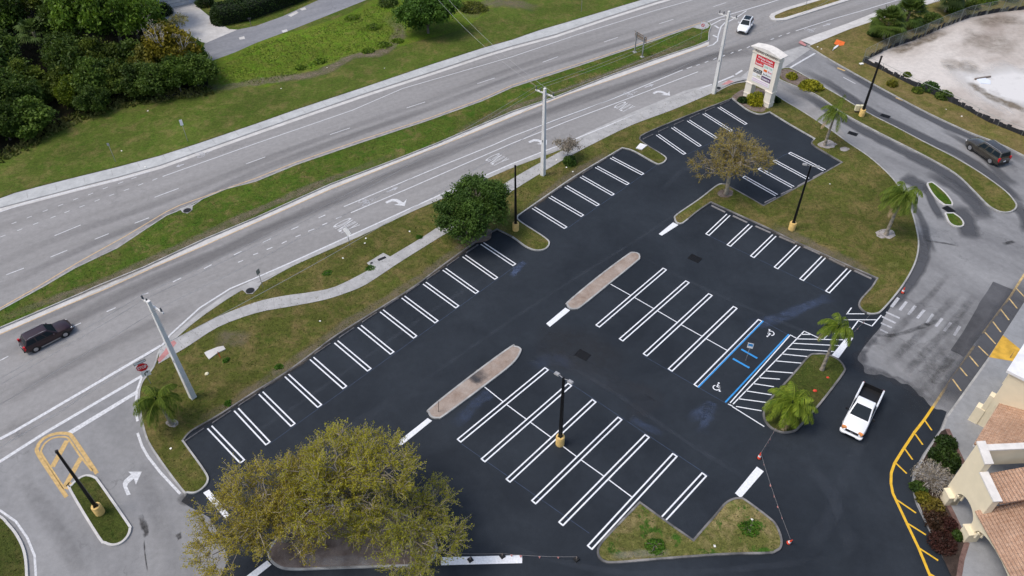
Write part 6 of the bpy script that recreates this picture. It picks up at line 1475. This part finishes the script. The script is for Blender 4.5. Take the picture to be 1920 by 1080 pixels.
# ---------------------------------------------------------------- shops with tiled roofs
A0 = G(1772, 938, 0); B0 = G(1813, 1016, 0); e1 = (B0 - A0).normalized(); e2 = Vector((-e1.y, e1.x, 0)); ang = math.atan2(e1.y, e1.x)
t = thing('shop_building', 'cream stucco shop building with arches and terracotta tiled roofs at the lower right', 'building', A0, ang)
# local axes: x along the arcade (toward the bottom of the photo), y into the building
def wallpoly(outer, holes, th, y0=0.0):
    """vertical wall in the x-z plane with openings cut out"""
    loops = [[Vector((x, z, 0)) for x, z in outer]] + [[Vector((x, z, 0)) for x, z in hole] for hole in holes]
    flat = [p for l in loops for p in l]; tri = tessellate_polygon(loops); n = len(flat)
    mb = MB(); mb.add([(p.x, y0, p.y) for p in flat] + [(p.x, y0 + th, p.y) for p in flat], [tuple(q) for q in tri] + [tuple(i + n for i in q) for q in tri])
    k = 0
    for l in loops:
        m = len(l); mb.add([(p.x, y, p.y) for y in (y0, y0 + th) for p in l], [(i, (i + 1) % m, m + (i + 1) % m, m + i) for i in range(m)])
    return mb
def arch(x0, x1, zs, zt, k=9):
    out = [(x0, 0)]; c = (x0 + x1) / 2; r = (x1 - x0) / 2
    for i in range(k + 1): a = math.pi - math.pi * i / k; out.append((c + r * math.cos(a), zs + (zt - zs) * math.sin(a)))
    return out + [(x1, 0)]
Z0 = .15
out = [(-.5, 0), (-.5, 6.65), (.95, 6.2), (.95, 5.25), (3.1, 4.95), (3.1, 3.05), (30, 3.05), (30, 0)]
op = []; xs = [(.55, 2.85)] + [(3.45 + 5.4 * k, 8.25 + 5.4 * k) for k in range(4)]
bott = [(30, 0)]
for x0, x1 in xs[::-1]: bott += arch(x0, x1, 1.55, 2.5)[::-1]
out = [(-.5, 0), (-.5, 6.65), (.95, 6.2), (.95, 5.25), (3.1, 4.95), (3.1, 3.05), (30, 3.05)] + bott
wallpoly(out, [], .5).build('arcade_wall', 'stucco', t)
for x in (.15, 3.15, 8.55, 13.95):
    MB().box((x, .1, .62), (.8, .95, 1.1)).build('pillar_base', 'stucco', t); MB().box((x, .1, 1.2), (.92, 1.06, .12)).build('pillar_cap', 'stucco', t)
    for s in (-.25, .35): MB().lathe([(.08, 1.2), (.07, 1.9)], 8, (x + .62, s * .8 + .1, 0)).build('column', 'stucco', t, 40)
def coping(p, q, wd=.62, th=.13, y=.25):
    a, b = Vector((p[0], y, p[1])), Vector((q[0], y, q[1])); d = (b - a); L = d.length; M = Matrix.Rotation(-math.atan2(d.z, d.x), 3, 'Y')
    return MB().box((a + b) / 2 + Vector((0, 0, th / 2 + .003)), (L + .1, wd, th), M=M).build('coping', 'coping_cream', t)
coping((-.55, 6.65), (.95, 6.2)); coping((1.05, 5.22), (3.15, 4.95))
MB().box((-.15, 5.0, 5.55), (.3, 9, 1.9)).build('side_parapet', 'stucco', t); MB().box((-.15, 5.0, 6.56), (.5, 9.1, .12)).build('coping', 'coping_cream', t)
MB().box((.98, 5.0, 4.2), (.3, 9, 1.6)).build('side_parapet', 'stucco', t) if False else None
def roof(pts, uax, name='roof'):
    """tiled slope; pts in order from eave to ridge, uv along the eave and up the slope"""
    P = [Vector(p) for p in pts]; me = bpy.data.meshes.new(name); n = (P[1] - P[0]).cross(P[2] - P[0]).normalized()
    if n.z < 0: n = -n
    vs = [p for p in P] + [p - n * .16 for p in P]; m = len(P)
    me.from_pydata([tuple(p) for p in vs], [], [tuple(range(m)), tuple(range(2 * m - 1, m - 1, -1))] + [(i, m + i, m + (i + 1) % m, (i + 1) % m) for i in range(m)])
    u = Vector(uax).normalized(); w_ = n.cross(u); uv = me.uv_layers.new(name='UVMap')
    for l in me.loops: q = vs[l.vertex_index] - P[0]; uv.data[l.index].uv = (q.dot(u), q.dot(w_))
    return link(name, me, 'roof_tile', t)
roof([(2.75, -.35, 3.12), (30, -.35, 3.12), (30, 7, 5.9), (2.75, 7, 5.9)], (1, 0, 0))
roof([(.9, .52, 4.85), (3.2, .52, 4.75), (3.2, 6, 6.3), (.9, 6, 6.3)], (1, 0, 0))
# back wall and floor shade of the arcade, roof to the shops behind
MB().box((16, 6.9, 1.9), (28, .3, 3.6)).build('shop_front', 'stucco', t)
# upper range: covered walk roof, portal with white flat top
inv = Matrix.Rotation(-ang, 3, 'Z')
def loc(px, z): return inv @ (G(px[0], px[1], z) - A0)
ev0, ev1 = loc((1885, 737), 3.3), loc((1829, 827), 3.3); dv = (ev1 - ev0).normalized(); ev1 = ev1 + dv * .3
nv_ = Vector((-dv.y, dv.x, 0)); nv_ = nv_ if nv_.y > 0 else -nv_
roof([tuple(ev0), tuple(ev1), tuple(ev1 + nv_ * 7 + Vector((0, 0, 2.4))), tuple(ev0 + nv_ * 7 + Vector((0, 0, 2.4)))], tuple(dv))
fa = MB(); fa.box((ev0 + ev1) / 2 + Vector((0, 0, -.22)) + nv_ * .08, ((ev1 - ev0).length, .12, .2), math.atan2(dv.y, dv.x)); fa.build('fascia', 'stucco_white', t)
p2 = loc((1895, 699), 6.6); ax = math.atan2(nv_.y, nv_.x)
MB().box(Vector((p2.x, p2.y, 3.3)) + nv_ * 4 - dv * .25, (8, .5, 6.6), ax).build('portal_wall', 'stucco', t)
MB().box(Vector((p2.x, p2.y, 6.72)) + nv_ * 3.9 - dv * 3.0, (8.4, 6.4, .24), ax).build('portal_roof', 'stucco_white', t)
for k, (dd, zz_) in enumerate(((.35, 3.6), (.7, 1.9))): MB().box(Vector((p2.x, p2.y, zz_ / 2)) - nv_ * dd * .5 - dv * .25, (dd, .56 + .1 * k, zz_), ax).build('buttress', 'stucco', t)
MB().box(Vector((p2.x, p2.y, 6.35)) - dv * 3.2 + nv_ * .2, (.4, 6.0, .5), ax).build('portal_beam', 'stucco', t)
MB().box(Vector((p2.x, p2.y, 3.3)) - dv * 6.2 + nv_ * 4, (8, .5, 6.6), ax).build('portal_wall', 'stucco', t)
# trash receptacle by the ramp
t = thing('door_frame', 'dark metal frame standing at the top of the yellow ramp', 'frame', G(1905, 676, .15), ax + 1.57); MB().tube([(-.5, 0, 0), (-.5, 0, 1.0), (.5, 0, 1.0), (.5, 0, 0)], .04, 6).build('rail', 'sign_brown', t)
